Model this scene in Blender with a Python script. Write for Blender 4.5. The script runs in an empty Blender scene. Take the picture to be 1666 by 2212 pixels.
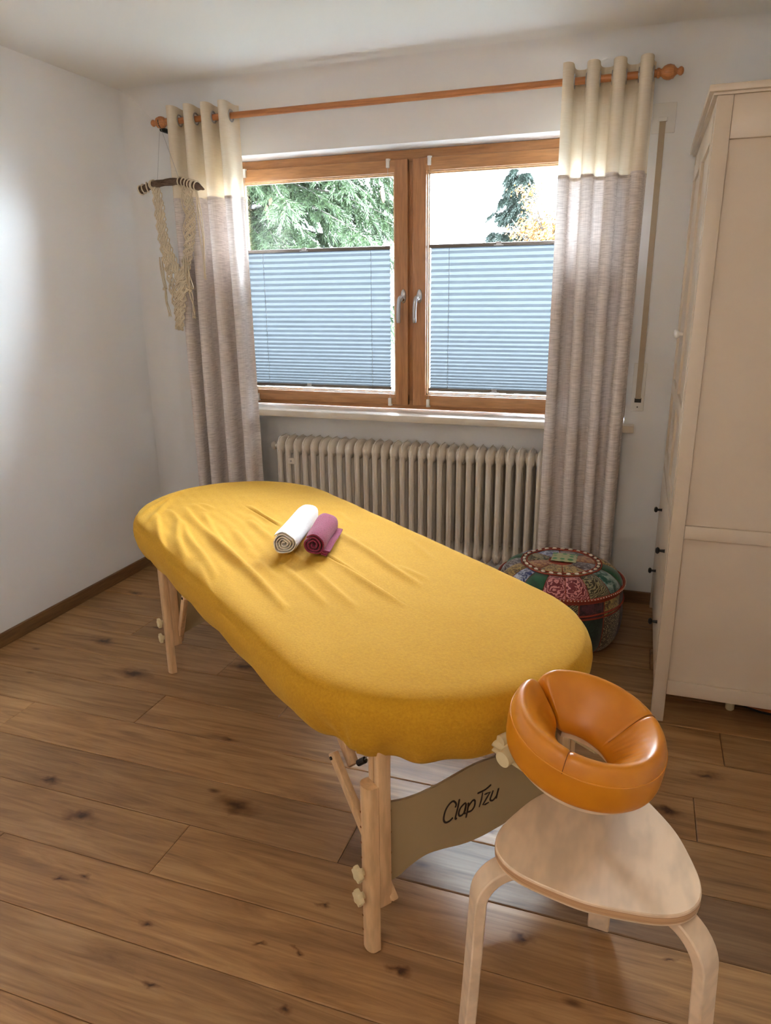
import bpy, bmesh, math, random
import numpy as np
from mathutils import Vector, Matrix
from mathutils import noise as mnoise
random.seed(7)
R = math.radians
pi = math.pi
scene = bpy.context.scene
COL = scene.collection

# ------------------------------------------------------------------ camera
def set_camera():
    pan, tilt, roll = 0.3358, -0.2941, -0.0114
    f = Vector((-math.sin(pan)*math.cos(tilt), math.cos(pan)*math.cos(tilt), math.sin(tilt)))
    r = Vector((math.cos(pan), math.sin(pan), 0)); u = r.cross(f)
    r2 = r*math.cos(roll)+u*math.sin(roll); u2 = -r*math.sin(roll)+u*math.cos(roll)
    cd = bpy.data.cameras.new('camera'); cam = bpy.data.objects.new('camera', cd); COL.objects.link(cam)
    cd.sensor_fit = 'HORIZONTAL'; cd.sensor_width = 36.0; cd.lens = 36.0*1569.6/1666.0
    m = Matrix((r2, u2, -f)).transposed().to_4x4(); m.translation = Vector((2.5003, -3.4317, 1.4417))
    cam.matrix_world = m; cd.clip_start = 0.05; cd.clip_end = 500
    scene.camera = cam
set_camera()

# ------------------------------------------------------------------ world, lights, exposure
SKY = 8.6
w = bpy.data.worlds.new('overcast_sky'); scene.world = w; w.use_nodes = True
nt = w.node_tree; nt.nodes.clear()
tc = nt.nodes.new('ShaderNodeTexCoord'); no = nt.nodes.new('ShaderNodeTexNoise'); no.inputs['Scale'].default_value = 2.2
no.inputs['Detail'].default_value = 4
cr = nt.nodes.new('ShaderNodeValToRGB'); cr.color_ramp.elements[0].position = .38; cr.color_ramp.elements[1].position = .62
cr.color_ramp.elements[0].color = (.72, .85, 1.0, 1); cr.color_ramp.elements[1].color = (.86, .94, 1.0, 1)
bg = nt.nodes.new('ShaderNodeBackground'); bg.inputs['Strength'].default_value = SKY
wo = nt.nodes.new('ShaderNodeOutputWorld')
nt.links.new(tc.outputs['Generated'], no.inputs['Vector']); nt.links.new(no.outputs['Fac'], cr.inputs['Fac'])
nt.links.new(cr.outputs['Color'], bg.inputs['Color']); nt.links.new(bg.outputs['Background'], wo.inputs['Surface'])

def area(name, loc, size, power, color, rot, portal=False):
    l = bpy.data.lights.new(name, 'AREA'); l.shape = 'RECTANGLE'; l.size, l.size_y = size; l.energy = power; l.color = color
    o = bpy.data.objects.new(name, l); COL.objects.link(o); o.location = loc; o.rotation_euler = rot
    if portal: l.cycles.is_portal = True
    return o
area('window_portal', (1.40, .36, 1.47), (2.1, 1.25), 1, (1, 1, 1), (R(-90), 0, 0), True)
sl = bpy.data.lights.new('soft_sun_fill', 'SUN'); sl.energy = 24; sl.angle = R(110); sl.color = (.86, .94, 1.0)  # very wide sun added to strengthen the daylight through the window
so = bpy.data.objects.new('soft_sun_fill', sl); COL.objects.link(so); so.rotation_euler = Vector((-.22, -.84, -.50)).to_track_quat('-Z', 'Y').to_euler(); so.location = (3, 8, 6)
# warm point light added out of view behind the camera to fill the room
pl_ = bpy.data.lights.new('warm_fill', 'POINT'); pl_.energy = 3.4; pl_.color = (1.0, .83, .66); pl_.shadow_soft_size = .30
po_ = bpy.data.objects.new('warm_fill', pl_); COL.objects.link(po_); po_.location = (1.9, -4.0, 2.0)

scene.view_settings.view_transform = 'Standard'; scene.view_settings.look = 'None'
scene.view_settings.gamma = 1.0; scene.view_settings.use_curve_mapping = False
scene.view_settings.exposure = 2.68
try:
    cy = scene.cycles; cy.max_bounces = 7; cy.diffuse_bounces = 5; cy.glossy_bounces = 3; cy.transmission_bounces = 4; cy.transparent_max_bounces = 12
    cy.use_adaptive_sampling = True; cy.adaptive_threshold = .05; cy.use_denoising = True; cy.sample_clamp_indirect = 8
except Exception: pass

# ------------------------------------------------------------------ material helpers
def srgb(r, g, b):
    return tuple(((c/255)/12.92 if c/255 <= .04045 else ((c/255+.055)/1.055)**2.4) for c in (r, g, b))+(1,)
class NT:
    def __init__(s, name):
        s.m = bpy.data.materials.new(name); s.m.use_nodes = True; s.t = s.m.node_tree; s.t.nodes.clear()
        s.out = s.n('OutputMaterial')
    def n(s, kind, **kw):
        nd = s.t.nodes.new('ShaderNode'+kind)
        for k, v in kw.items():
            if k in nd.inputs.keys(): nd.inputs[k].default_value = v
            else: setattr(nd, k, v)
        return nd
    def l(s, a, b): s.t.links.new(a, b)
    def bsdf(s, **kw):
        b = s.n('BsdfPrincipled', **kw); s.l(b.outputs[0], s.out.inputs['Surface']); return b
    def coord(s, kind='Object', scale=(1, 1, 1), rot=(0, 0, 0), offset_random=False):
        if kind == 'Position': src = s.n('NewGeometry').outputs['Position']
        else: src = s.n('TexCoord').outputs[kind]
        mp = s.n('Mapping'); mp.inputs['Scale'].default_value = scale; mp.inputs['Rotation'].default_value = rot
        s.l(src, mp.inputs['Vector'])
        if offset_random:
            oi = s.n('ObjectInfo'); mu = s.n('Math', operation='MULTIPLY'); mu.inputs[1].default_value = 37.0
            s.l(oi.outputs['Random'], mu.inputs[0]); s.l(mu.outputs[0], mp.inputs['Location'])
        return mp.outputs[0]
    def noise(s, vec, scale, detail=3, rough=.5, dist=0):
        nd = s.n('TexNoise'); nd.inputs['Scale'].default_value = scale; nd.inputs['Detail'].default_value = detail
        nd.inputs['Roughness'].default_value = rough; nd.inputs['Distortion'].default_value = dist
        s.l(vec, nd.inputs['Vector']); return nd.outputs['Fac']
    def ramp(s, fac, stops):
        cr = s.n('ValToRGB'); e = cr.color_ramp.elements
        while len(e) < len(stops): e.new(.5)
        for i, (p, c) in enumerate(stops): e[i].position = p; e[i].color = c
        s.l(fac, cr.inputs['Fac']); return cr.outputs['Color']
    def bump(s, height, bsdf, strength=.3, dist=.002):
        b = s.n('Bump'); b.inputs['Strength'].default_value = strength; b.inputs['Distance'].default_value = dist
        s.l(height, b.inputs['Height']); s.l(b.outputs['Normal'], bsdf.inputs['Normal']); return b
    def mixc(s, fac, a, b, blend='MIX'):
        mx = s.n('Mix', data_type='RGBA', blend_type=blend)
        for sock, val in ((mx.inputs[0], fac), (mx.inputs[6], a), (mx.inputs[7], b)):
            if hasattr(val, 'links') or hasattr(val, 'is_linked'): s.l(val, sock)
            else: sock.default_value = val
        return mx.outputs[2]

def plain(name, col, rough=.5, metal=0, noise_amt=0, bump=0, bscale=200, coat=0):
    t = NT(name); b = t.bsdf(Roughness=rough, Metallic=metal)
    b.inputs['Base Color'].default_value = col
    if coat: b.inputs['Coat Weight'].default_value = coat
    v = t.coord()
    n = t.noise(v, 14 if noise_amt else 8, 3)
    c2 = tuple(c*(1-noise_amt if noise_amt else .97) for c in col[:3])+(1,)
    t.l(t.ramp(n, [(.3, c2), (.7, col)]), b.inputs['Base Color'])
    if bump: t.bump(t.noise(v, bscale, 2), b, bump)
    return t.m

def wood(name, c1, c2, scale=(2, 30, 30), rough=.45, fine=True, rnd=True):
    t = NT(name); b = t.bsdf(Roughness=rough)
    v = t.coord('Object', scale, offset_random=rnd)
    n = t.noise(v, 1.0, 4, .6, .6)
    col = t.ramp(n, [(.3, c1), (.7, c2)])
    if fine:
        v2 = t.coord('Object', tuple(s*5 for s in scale), offset_random=rnd); n2 = t.noise(v2, 1.0, 2)
        dark = t.ramp(n2, [(.35, (.82, .82, .82, 1)), (.6, (1, 1, 1, 1))])
        col = t.mixc(1.0, col, dark, 'MULTIPLY')
    t.l(col, b.inputs['Base Color']); t.bump(n, b, .05)
    return t.m

def cloth(name, col, col2, transl, tcol=None, wx=600, bump=.4, dark=.75):
    t = NT(name)
    v = t.coord('Object', (1, 1, 1)); 
    mp = t.coord('Object', (25, 25, 420)); hn = t.noise(mp, 1, 2)
    mp2 = t.coord('Object', (380, 380, 14)); vn = t.noise(mp2, 1, 2)
    mul = t.n('Math', operation='MULTIPLY'); t.l(hn, mul.inputs[0]); mv = t.n('Math', operation='MULTIPLY_ADD'); t.l(vn, mv.inputs[0]); mv.inputs[1].default_value = .35; mv.inputs[2].default_value = .33; t.l(mv.outputs[0], mul.inputs[1])
    c = t.ramp(mul.outputs[0], [(.12, col2), (.32, col)])
    d = t.n('BsdfDiffuse'); tr = t.n('BsdfTranslucent'); mx = t.n('MixShader'); mx.inputs[0].default_value = transl
    t.l(c, d.inputs['Color']); 
    tc_ = t.mixc(1.0, c, tcol or (1, 1, 1, 1), 'MULTIPLY'); t.l(tc_, tr.inputs['Color'])
    b = t.n('Bump'); b.inputs['Strength'].default_value = bump; b.inputs['Distance'].default_value = .001
    t.l(mul.outputs[0], b.inputs['Height']); t.l(b.outputs[0], d.inputs['Normal'])
    t.l(d.outputs[0], mx.inputs[1]); t.l(tr.outputs[0], mx.inputs[2]); t.l(mx.outputs[0], t.out.inputs['Surface'])
    return t.m

def wall_mat(name, col, grain=.12):
    t = NT(name); b = t.bsdf(Roughness=.9); v = t.coord('Position')
    n = t.noise(v, 1.3, 3); t.l(t.ramp(n, [(.3, tuple(c*.97 for c in col[:3])+(1,)), (.7, col)]), b.inputs['Base Color'])
    t.bump(t.noise(v, 260, 3), b, grain, .001); return t.m

M = {}
M['wall'] = wall_mat('white_wall_paint', (.86, .85, .84, 1))
M['ceiling'] = wall_mat('white_ceiling_paint', (.88, .87, .84, 1), .05)
M['niche'] = wall_mat('niche_wall_paint', (.62, .60, .58, 1))
M['beech'] = wood('light_beech_wood', srgb(214, 172, 124), srgb(224, 184, 138), (14, 14, 2.5), .4)
M['beech_ply'] = wood('birch_plywood', srgb(228, 198, 164), srgb(233, 204, 171), (6, 2, 6), .38)
M['ply_edge'] = wood('plywood_edge', srgb(150, 105, 70), srgb(215, 170, 125), (3, 3, 500), .5, False)
M['win_wood'] = wood('honey_window_wood', srgb(176, 122, 74), srgb(206, 152, 102), (2.2, 9, 22), .38)
M['win_wood_v'] = wood('honey_window_wood_upright', srgb(172, 116, 72), srgb(200, 144, 98), (24, 9, 2.2), .38)
M['rod'] = wood('stained_rod_wood', srgb(186, 116, 66), srgb(208, 140, 86), (2, 40, 40), .35)
M['drift'] = wood('grey_driftwood', srgb(86, 66, 52), srgb(140, 114, 94), (6, 60, 60), .85)
M['base'] = wood('oak_baseboard_wood', srgb(112, 80, 48), srgb(134, 98, 60), (3, 3, 40), .5)
M['white_paint'] = plain('white_furniture_lacquer', srgb(212, 194, 172), .32, bump=.02)
M['cream_panel'] = plain('cream_panel_lacquer', srgb(174, 152, 112), .4)
M['white_plastic'] = plain('white_plastic', srgb(236, 232, 226), .35)
M['cream_plastic'] = plain('cream_plastic', srgb(222, 204, 160), .4)
M['black'] = plain('black_metal', srgb(30, 30, 30), .35, .3)
M['ink'] = plain('dark_printing_ink', srgb(38, 24, 20), .6)
M['chrome'] = plain('brushed_metal', srgb(190, 186, 184), .28, .95)
M['brass'] = plain('dull_brass_bolt', srgb(150, 120, 70), .35, .9)
M['radiator'] = plain('cream_radiator_enamel', srgb(240, 230, 216), .28, coat=.3)
M['stone'] = plain('pale_sill_stone', srgb(226, 214, 198), .35, noise_amt=.10)
M['rail_grey'] = plain('grey_blind_rail', srgb(118, 110, 100), .5)
M['cord'] = plain('thin_cord', srgb(190, 190, 190), .7)
M['rope'] = plain('cream_cotton_cord', srgb(236, 220, 192), .95, noise_amt=.18, bump=.6, bscale=420)
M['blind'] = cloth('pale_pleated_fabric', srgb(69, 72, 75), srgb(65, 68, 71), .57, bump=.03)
M['cream_cloth'] = cloth('cream_curtain_cloth', srgb(246, 234, 214), srgb(240, 226, 204), .20)
M['grey_cloth'] = cloth('taupe_curtain_cloth', srgb(238, 228, 222), srgb(196, 184, 178), .06)
M['sheer'] = cloth('white_lining_cloth', srgb(225, 225, 228), srgb(205, 205, 210), .55)
M['strap'] = plain('taupe_shutter_strap', srgb(190, 172, 148), .8, bump=.4, bscale=500)
M['foliage'] = plain('spruce_needles', srgb(50, 68, 33), .7, noise_amt=.55)
M['foliage_far'] = plain('distant_spruce_needles', srgb(28, 42, 31), .7, noise_amt=.5)
M['yellow_leaf'] = plain('yellow_autumn_leaves', srgb(112, 72, 8), .7, noise_amt=.45)
M['bark'] = plain('grey_brown_bark', srgb(50, 42, 34), .9, noise_amt=.4)
M['cone'] = plain('spruce_cone_scales', srgb(120, 78, 50), .8, noise_amt=.4, bump=1, bscale=60)
M['ground'] = plain('pale_gravel_ground', srgb(84, 88, 84), .95, noise_amt=.3)
M['roof_tile'] = plain('pale_grey_roof', srgb(90, 84, 80), .9, noise_amt=.3)
M['zinc'] = plain('pale_zinc', srgb(70, 78, 88), .5, .2)
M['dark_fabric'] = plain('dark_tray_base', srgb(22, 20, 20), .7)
M['copper'] = plain('reddish_wood_rim', srgb(176, 96, 50), .4)
t = NT('window_glass'); g = t.n('BsdfGlossy', Roughness=0.0); tr = t.n('BsdfTransparent'); fr = t.n('Fresnel', IOR=1.35); mx = t.n('MixShader')
tr.inputs[0].default_value = (.95, .98, 1, 1)
t.l(fr.outputs[0], mx.inputs[0]); t.l(tr.outputs[0], mx.inputs[1]); t.l(g.outputs[0], mx.inputs[2]); t.l(mx.outputs[0], t.out.inputs['Surface']); M['glass'] = t.m

# terry sheet
t = NT('yellow_terry_cloth'); b = t.bsdf(Roughness=.95); v = t.coord()
n1 = t.noise(v, 170, 3, .65); n2 = t.noise(v, 9, 3)
c = t.ramp(n1, [(.3, srgb(182, 128, 11)), (.7, srgb(198, 145, 18))])
t.l(c, b.inputs['Base Color']); b.inputs['Sheen Weight'].default_value = .22; b.inputs['Sheen Roughness'].default_value = .5
b.inputs['Sheen Tint'].default_value = srgb(255, 214, 100)
t.bump(n1, b, .35, .002); M['sheet'] = t.m
def towel_mat(name, c1, c2, sheen=.3):
    t = NT(name); b = t.bsdf(Roughness=.98); v = t.coord(); n = t.noise(v, 330, 2, .6); b.inputs['Sheen Weight'].default_value = sheen
    t.l(t.ramp(n, [(.35, c2), (.65, c1)]), b.inputs['Base Color']); t.bump(n, b, .6, .002); return t.m
M['towel_white'] = towel_mat('white_towel_cloth', srgb(240, 236, 230), srgb(226, 220, 212))
M['towel_purple'] = towel_mat('berry_towel_cloth', srgb(150, 50, 82), srgb(118, 30, 56), .12)
# leather
t = NT('amber_vinyl'); b = t.bsdf(Roughness=.36); v = t.coord(); n = t.noise(v, 500, 2); n2 = t.noise(v, 16, 3)
b.inputs['Base Color'].default_value = srgb(222, 138, 28); b.inputs['Specular IOR Level'].default_value = .5
t.l(t.ramp(n2, [(.3, srgb(196, 118, 14)), (.7, srgb(208, 130, 20))]), b.inputs['Base Color'])
t.bump(n, b, .06, .001); M['vinyl'] = t.m
M['seam'] = plain('dark_seam_thread', srgb(120, 66, 12), .8)

# oak plank floor: grain, tone per plank and knots at fixed places
KN = [(.69,-1.328,.055),(.387,-1.131,.04),(.182,-.642,.03),(1.483,-1.883,.05),(1.078,-2.063,.035),(.872,-1.954,.024),(1.294,-1.597,.02),
      (1.193,-2.271,.014),(1.252,-2.252,.014),(1.78,-2.288,.011),(1.873,-2.272,.011),(1.496,-2.32,.014),(2.105,-2.25,.018),(2.678,-1.513,.03),
      (2.672,-2.025,.012),(.534,-.946,.02),(1.093,-1.139,.05),(1.906,-2.41,.016),(1.875,-2.134,.012),(2.35,-2.08,.02),(1.6,-2.45,.014),(2.8,-1.3,.03),(2.2,-1.75,.02)]
def floor_mat():
    t = NT('brushed_oak_boards'); b = t.bsdf(Roughness=.38)
    b.inputs['Specular IOR Level'].default_value = .45
    oi = t.n('ObjectInfo')
    v = t.coord('Position', (1.5, 16, 1), offset_random=True)
    g1 = t.noise(v, 1.4, 6, .62, 1.4)
    v2 = t.coord('Position', (5, 150, 1), offset_random=True); g2 = t.noise(v2, 1, 3)
    base = t.ramp(g1, [(.25, srgb(124, 90, 56)), (.48, srgb(166, 124, 80)), (.75, srgb(192, 152, 104))])
    fine = t.ramp(g2, [(.3, (.86, .85, .84, 1)), (.6, (1, 1, 1, 1))])
    c = t.mixc(1.0, base, fine, 'MULTIPLY')
    tone = t.ramp(oi.outputs['Random'], [(0, (.84, .84, .86, 1)), (.5, (.95, .94, .92, 1)), (1, (1.06, 1.03, 1.0, 1))])
    c = t.mixc(1.0, c, tone, 'MULTIPLY')
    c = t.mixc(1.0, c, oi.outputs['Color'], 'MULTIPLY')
    # knots
    pos = t.n('NewGeometry').outputs['Position']
    nz = t.n('TexNoise'); nz.inputs['Scale'].default_value = 22; nz.inputs['Detail'].default_value = 3; t.l(pos, nz.inputs['Vector'])
    sub = t.n('VectorMath', operation='SUBTRACT'); t.l(nz.outputs['Color'], sub.inputs[0]); sub.inputs[1].default_value = (.5, .5, .5)
    sc = t.n('VectorMath', operation='SCALE'); t.l(sub.outputs[0], sc.inputs[0]); sc.inputs['Scale'].default_value = .06
    ad = t.n('VectorMath', operation='ADD'); t.l(pos, ad.inputs[0]); t.l(sc.outputs[0], ad.inputs[1])
    cur = None
    for (x, y, r) in KN:
        s1 = t.n('VectorMath', operation='SUBTRACT'); t.l(ad.outputs[0], s1.inputs[0]); s1.inputs[1].default_value = (x, y, 0)
        m1 = t.n('VectorMath', operation='MULTIPLY'); t.l(s1.outputs[0], m1.inputs[0]); m1.inputs[1].default_value = (.5/r, 1.3/r, 0)
        ln = t.n('VectorMath', operation='LENGTH'); t.l(m1.outputs[0], ln.inputs[0])
        if cur is None: cur = ln.outputs['Value']
        else:
            mn = t.n('Math', operation='MINIMUM'); t.l(cur, mn.inputs[0]); t.l(ln.outputs['Value'], mn.inputs[1]); cur = mn.outputs[0]
    kf = t.ramp(cur, [(.12, (.16, .10, .08, 1)), (.42, (.55, .46, .40, 1)), (1.0, (1, 1, 1, 1))])
    c = t.mixc(1.0, c, kf, 'MULTIPLY')
    # small stray knots
    vo = t.n('TexVoronoi'); vo.inputs['Scale'].default_value = 1.0
    t.l(t.coord('Position', (3.1, 7.5, 1)), vo.inputs['Vector'])
    vr = t.ramp(vo.outputs['Distance'], [(.02, (.35, .26, .2, 1)), (.09, (1, 1, 1, 1))])
    c = t.mixc(1.0, c, vr, 'MULTIPLY')
    t.l(c, b.inputs['Base Color'])
    rr = t.ramp(g1, [(.2, (.46,)*3+(1,)), (.8, (.33,)*3+(1,))]); t.l(rr, b.inputs['Roughness'])
    t.bump(g2, b, .12, .001)
    return t.m
M['oak'] = floor_mat()

# patchwork fabrics
def patch_mat(name, c1, c2, kind, scale=60):
    t = NT(name); b = t.bsdf(Roughness=.6); v = t.coord('Object')
    if kind == 'wave':
        nd = t.n('TexWave', wave_type='RINGS'); nd.inputs['Scale'].default_value = scale*.75; nd.inputs['Distortion'].default_value = 9
        nd.inputs['Detail'].default_value = 1.5; t.l(v, nd.inputs['Vector']); f = nd.outputs['Fac']
        st = [(.45, c1), (.6, c2)]
    elif kind == 'dots':
        nd = t.n('TexVoronoi'); nd.inputs['Scale'].default_value = scale*.5; nd.inputs['Randomness'].default_value = .25; t.l(v, nd.inputs['Vector']); f = nd.outputs['Distance']
        st = [(.40, c2), (.50, c1)]
    elif kind == 'bead':
        nd = t.n('TexVoronoi'); nd.inputs['Scale'].default_value = scale*2.6; t.l(v, nd.inputs['Vector']); f = nd.outputs['Distance']
        st = [(.2, c2), (.45, c1)]
    else:
        f = t.noise(v, scale, 3, .7, 1.2); st = [(.42, c1), (.58, c2)]
    t.l(t.ramp(f, st), b.inputs['Base Color']); t.bump(f, b, .6, .002)
    b.inputs['Sheen Weight'].default_value = .3
    return t.m
PM = dict(
 green=patch_mat('green_velvet_patch', srgb(12, 72, 44), srgb(20, 96, 58), 'noise', 12),
 rose=patch_mat('rose_scroll_patch', srgb(128, 42, 52), srgb(216, 140, 138), 'wave', 70),
 gold=patch_mat('gold_embroidered_patch', srgb(92, 66, 34), srgb(196, 160, 88), 'noise', 75),
 blue=patch_mat('blue_and_white_patch', srgb(40, 50, 110), srgb(190, 196, 214), 'noise', 45),
 grey=patch_mat('grey_striped_patch', srgb(92, 78, 84), srgb(150, 138, 140), 'wave', 50),
 mint=patch_mat('mint_dotted_patch', srgb(176, 178, 132), srgb(44, 138, 78), 'dots', 60),
 olive=patch_mat('olive_scroll_patch', srgb(62, 58, 38), srgb(150, 136, 96), 'wave', 80),
 teal=patch_mat('teal_patch', srgb(20, 84, 74), srgb(150, 170, 164), 'noise', 22),
 rust=patch_mat('rust_flower_patch', srgb(136, 66, 40), srgb(190, 140, 84), 'noise', 55),
 bead=patch_mat('beaded_gold_patch', srgb(84, 66, 46), srgb(206, 184, 140), 'bead', 60),
 plum=patch_mat('dark_plum_patch', srgb(40, 18, 26), srgb(86, 44, 54), 'noise', 40),
 dark=patch_mat('dark_green_patch', srgb(14, 34, 26), srgb(34, 58, 44), 'noise', 30))
M['piping'] = plain('rust_red_piping', srgb(168, 72, 52), .8, noise_amt=.3, bump=.5)
M['shell'] = plain('white_cowrie_shell', srgb(236, 222, 204), .35)

# ------------------------------------------------------------------ mesh helpers
ORG = {}
def link(o, parent=None, at=(0, 0, 0)):
    COL.objects.link(o); at = Vector(at)
    if parent is not None:
        o.parent = parent; o.location = at-ORG[parent]
    else: o.location = at
    ORG[o] = at
    return o
def empty(name, at, **props):
    o = bpy.data.objects.new(name, None); o.empty_display_size = .05; link(o, None, at)
    for k, v in props.items(): o[k] = v
    return o
def thing(name, at, label, cat, group=None):
    o = empty(name, at, label=label, category=cat)
    if group: o['group'] = group
    return o
def tag(o, label=None, cat=None, group=None, kind=None):
    for k, v in (('label', label), ('category', cat), ('group', group), ('kind', kind)):
        if v: o[k] = v
    return o
def obj(name, bm, mat, parent=None, at=None, smooth=False, auto=None):
    """bm in world coordinates -> one mesh object"""
    if at is None: at = ORG[parent] if parent is not None else Vector((0, 0, 0))
    bmesh.ops.recalc_face_normals(bm, faces=bm.faces)
    bmesh.ops.translate(bm, verts=bm.verts, vec=-Vector(at))
    me = bpy.data.meshes.new(name); bm.to_mesh(me); bm.free()
    mats = mat if isinstance(mat, (list, tuple)) else [mat]
    for m_ in mats: me.materials.append(m_)
    if smooth:
        for p in me.polygons: p.use_smooth = True
        if auto is not None:
            try: me.set_sharp_from_angle(angle=R(auto))
            except Exception: pass
    return link(bpy.data.objects.new(name, me), parent, at)
def dup(o, parent, delta):
    c = o.copy(); COL.objects.link(c); c.parent = parent; c.location = Vector(o.location)+Vector(delta); ORG[c] = ORG[o]+Vector(delta); return c
def nb(): return bmesh.new()
def box(bm, x0, x1, y0, y1, z0, z1, bev=0, mat=None):
    m = Matrix.Translation(((x0+x1)/2, (y0+y1)/2, (z0+z1)/2)) @ Matrix.Diagonal((abs(x1-x0), abs(y1-y0), abs(z1-z0), 1))
    r = bmesh.ops.create_cube(bm, size=1, matrix=m)
    if bev:
        es = list({e for v in r['verts'] for e in v.link_edges})
        bmesh.ops.bevel(bm, geom=es, offset=bev, segments=2, affect='EDGES', profile=.5)
    return r['verts']
def obox(bm, c, ax, ay, az, sx, sy, sz, bev=0):
    c = Vector(c); M3 = Matrix((Vector(ax).normalized(), Vector(ay).normalized(), Vector(az).normalized())).transposed().to_4x4()
    m = Matrix.Translation(c) @ M3 @ Matrix.Diagonal((sx, sy, sz, 1))
    r = bmesh.ops.create_cube(bm, size=1, matrix=m)
    if bev:
        es = list({e for v in r['verts'] for e in v.link_edges})
        bmesh.ops.bevel(bm, geom=es, offset=bev, segments=2, affect='EDGES', profile=.5)
def cyl(bm, p0, p1, r0, r1=None, n=16, caps=True):
    p0, p1 = Vector(p0), Vector(p1); r1 = r0 if r1 is None else r1
    tube(bm, [p0, p1], [r0, r1], n, caps)
def tube(bm, pts, rad, n=8, caps=True, sq=None, up=None):
    pts = [Vector(p) for p in pts]; N = len(pts)
    if not hasattr(rad, '__len__'): rad = [rad]*N
    rings = []; prev = None
    for i, p in enumerate(pts):
        d = (pts[min(i+1, N-1)]-pts[max(i-1, 0)]).normalized()
        if prev is None:
            a = Vector(up) if up is not None else (Vector((0, 0, 1)) if abs(d.z) < .9 else Vector((1, 0, 0)))
        else: a = prev
        a = (a-d*a.dot(d)).normalized(); prev = a; b = d.cross(a)
        ring = []
        for k in range(n):
            th = 2*pi*(k+.5)/n
            if sq: x, y = sq[k]; ring.append(bm.verts.new(p+a*x*rad[i]+b*y*rad[i]))
            else: ring.append(bm.verts.new(p+(a*math.cos(th)+b*math.sin(th))*rad[i]))
        rings.append(ring)
    for i in range(N-1):
        for k in range(n):
            bm.faces.new((rings[i][k], rings[i][(k+1) % n], rings[i+1][(k+1) % n], rings[i+1][k]))
    if caps: bm.faces.new(rings[0][::-1]); bm.faces.new(rings[-1])
def lathe(bm, base, axis, prof, n=24):
    """prof: (radius, height) from base along axis"""
    base = Vector(base); ax = Vector(axis).normalized(); a = Vector((0, 0, 1)) if abs(ax.z) < .9 else Vector((1, 0, 0))
    a = (a-ax*a.dot(ax)).normalized(); b = ax.cross(a); rings = []
    for r, h in prof:
        if r < 1e-5: rings.append([bm.verts.new(base+ax*h)])
        else: rings.append([bm.verts.new(base+ax*h+(a*math.cos(2*pi*k/n)+b*math.sin(2*pi*k/n))*r) for k in range(n)])
    for i in range(len(rings)-1):
        A, B = rings[i], rings[i+1]
        for k in range(n):
            k2 = (k+1) % n
            if len(A) == 1 and len(B) == 1: continue
            if len(A) == 1: bm.faces.new((A[0], B[k], B[k2]))
            elif len(B) == 1: bm.faces.new((A[k], A[k2], B[0]))
            else: bm.faces.new((A[k], A[k2], B[k2], B[k]))
    if len(rings[0]) > 1: bm.faces.new(rings[0][::-1])
    if len(rings[-1]) > 1: bm.faces.new(rings[-1])
def prism(bm, poly, off):
    """poly: list of 3D points (planar), extruded by vector off"""
    off = Vector(off); a = [bm.verts.new(Vector(p)) for p in poly]; b = [bm.verts.new(Vector(p)+off) for p in poly]
    bm.faces.new(a); bm.faces.new(b[::-1]); n = len(a)
    for i in range(n): bm.faces.new((a[i], b[i], b[(i+1) % n], a[(i+1) % n]))
def catmull(pts, k=6):
    P = [Vector(p) for p in pts]; out = []
    for i in range(len(P)-1):
        p0 = P[max(i-1, 0)]; p1 = P[i]; p2 = P[i+1]; p3 = P[min(i+2, len(P)-1)]
        for j in range(k):
            t = j/k; out.append(.5*((2*p1)+(-p0+p2)*t+(2*p0-5*p1+4*p2-p3)*t*t+(-p0+3*p1-3*p2+p3)*t**3))
    out.append(P[-1]); return out
def bevmod(o, wdt=.003, seg=2, ang=40):
    m = o.modifiers.new('bevel', 'BEVEL'); m.width = wdt; m.segments = seg; m.limit_method = 'ANGLE'; m.angle_limit = R(ang); return o

# ------------------------------------------------------------------ room shell
XR, YF, H, TH = 3.25, -4.7, 2.39, .36
XW0, XW1, ZW0, ZW1 = .36, 2.448, .825, 2.08
NB = .15
bm = nb()
box(bm, -.0, XW0, 0, TH, 0, H); box(bm, XW1, XR, 0, TH, 0, H); box(bm, XW0, XW1, 0, TH, ZW1, H)
box(bm, XW0, XW1, NB, TH, -.02, ZW0-.001)
rc = .13; pts = [(0, 0, H)]
for i in range(13):
    a = pi/2*i/12; pts.append((0, -rc+rc*math.sin(a), H-rc+rc*math.cos(a)))
prism(bm, [(0, .001, H+.001)]+[(0, y, z) for (_, y, z) in pts[1:]][::1], (XR, 0, 0))
rc2 = .11; pp = [(-.001, .001, .0)]
for i in range(13):
    a = pi/2*i/12; pp.append((rc2-rc2*math.cos(a), -rc2+rc2*math.sin(a), .0))
prism(bm, pp, (0, 0, H))
wb = obj('wall_back', bm, M['wall'], at=(0, 0, 0), smooth=True, auto=35); wb['kind'] = 'structure'
bm = nb(); box(bm, -.15, 0, YF, TH, 0, H); o = obj('wall_left', bm, M['wall']); o['kind'] = 'structure'
bm = nb(); box(bm, XR, XR+.15, YF, TH, 0, H); o = obj('wall_right', bm, M['wall']); o['kind'] = 'structure'
bm = nb(); box(bm, -.15, XR+.15, YF-.15, YF, 0, H); o = obj('wall_front', bm, M['wall']); o['kind'] = 'structure'
bm = nb(); box(bm, -.15, XR+.15, YF-.15, TH, H, H+.12); o = obj('ceiling', bm, M['ceiling']); o['kind'] = 'structure'

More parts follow.
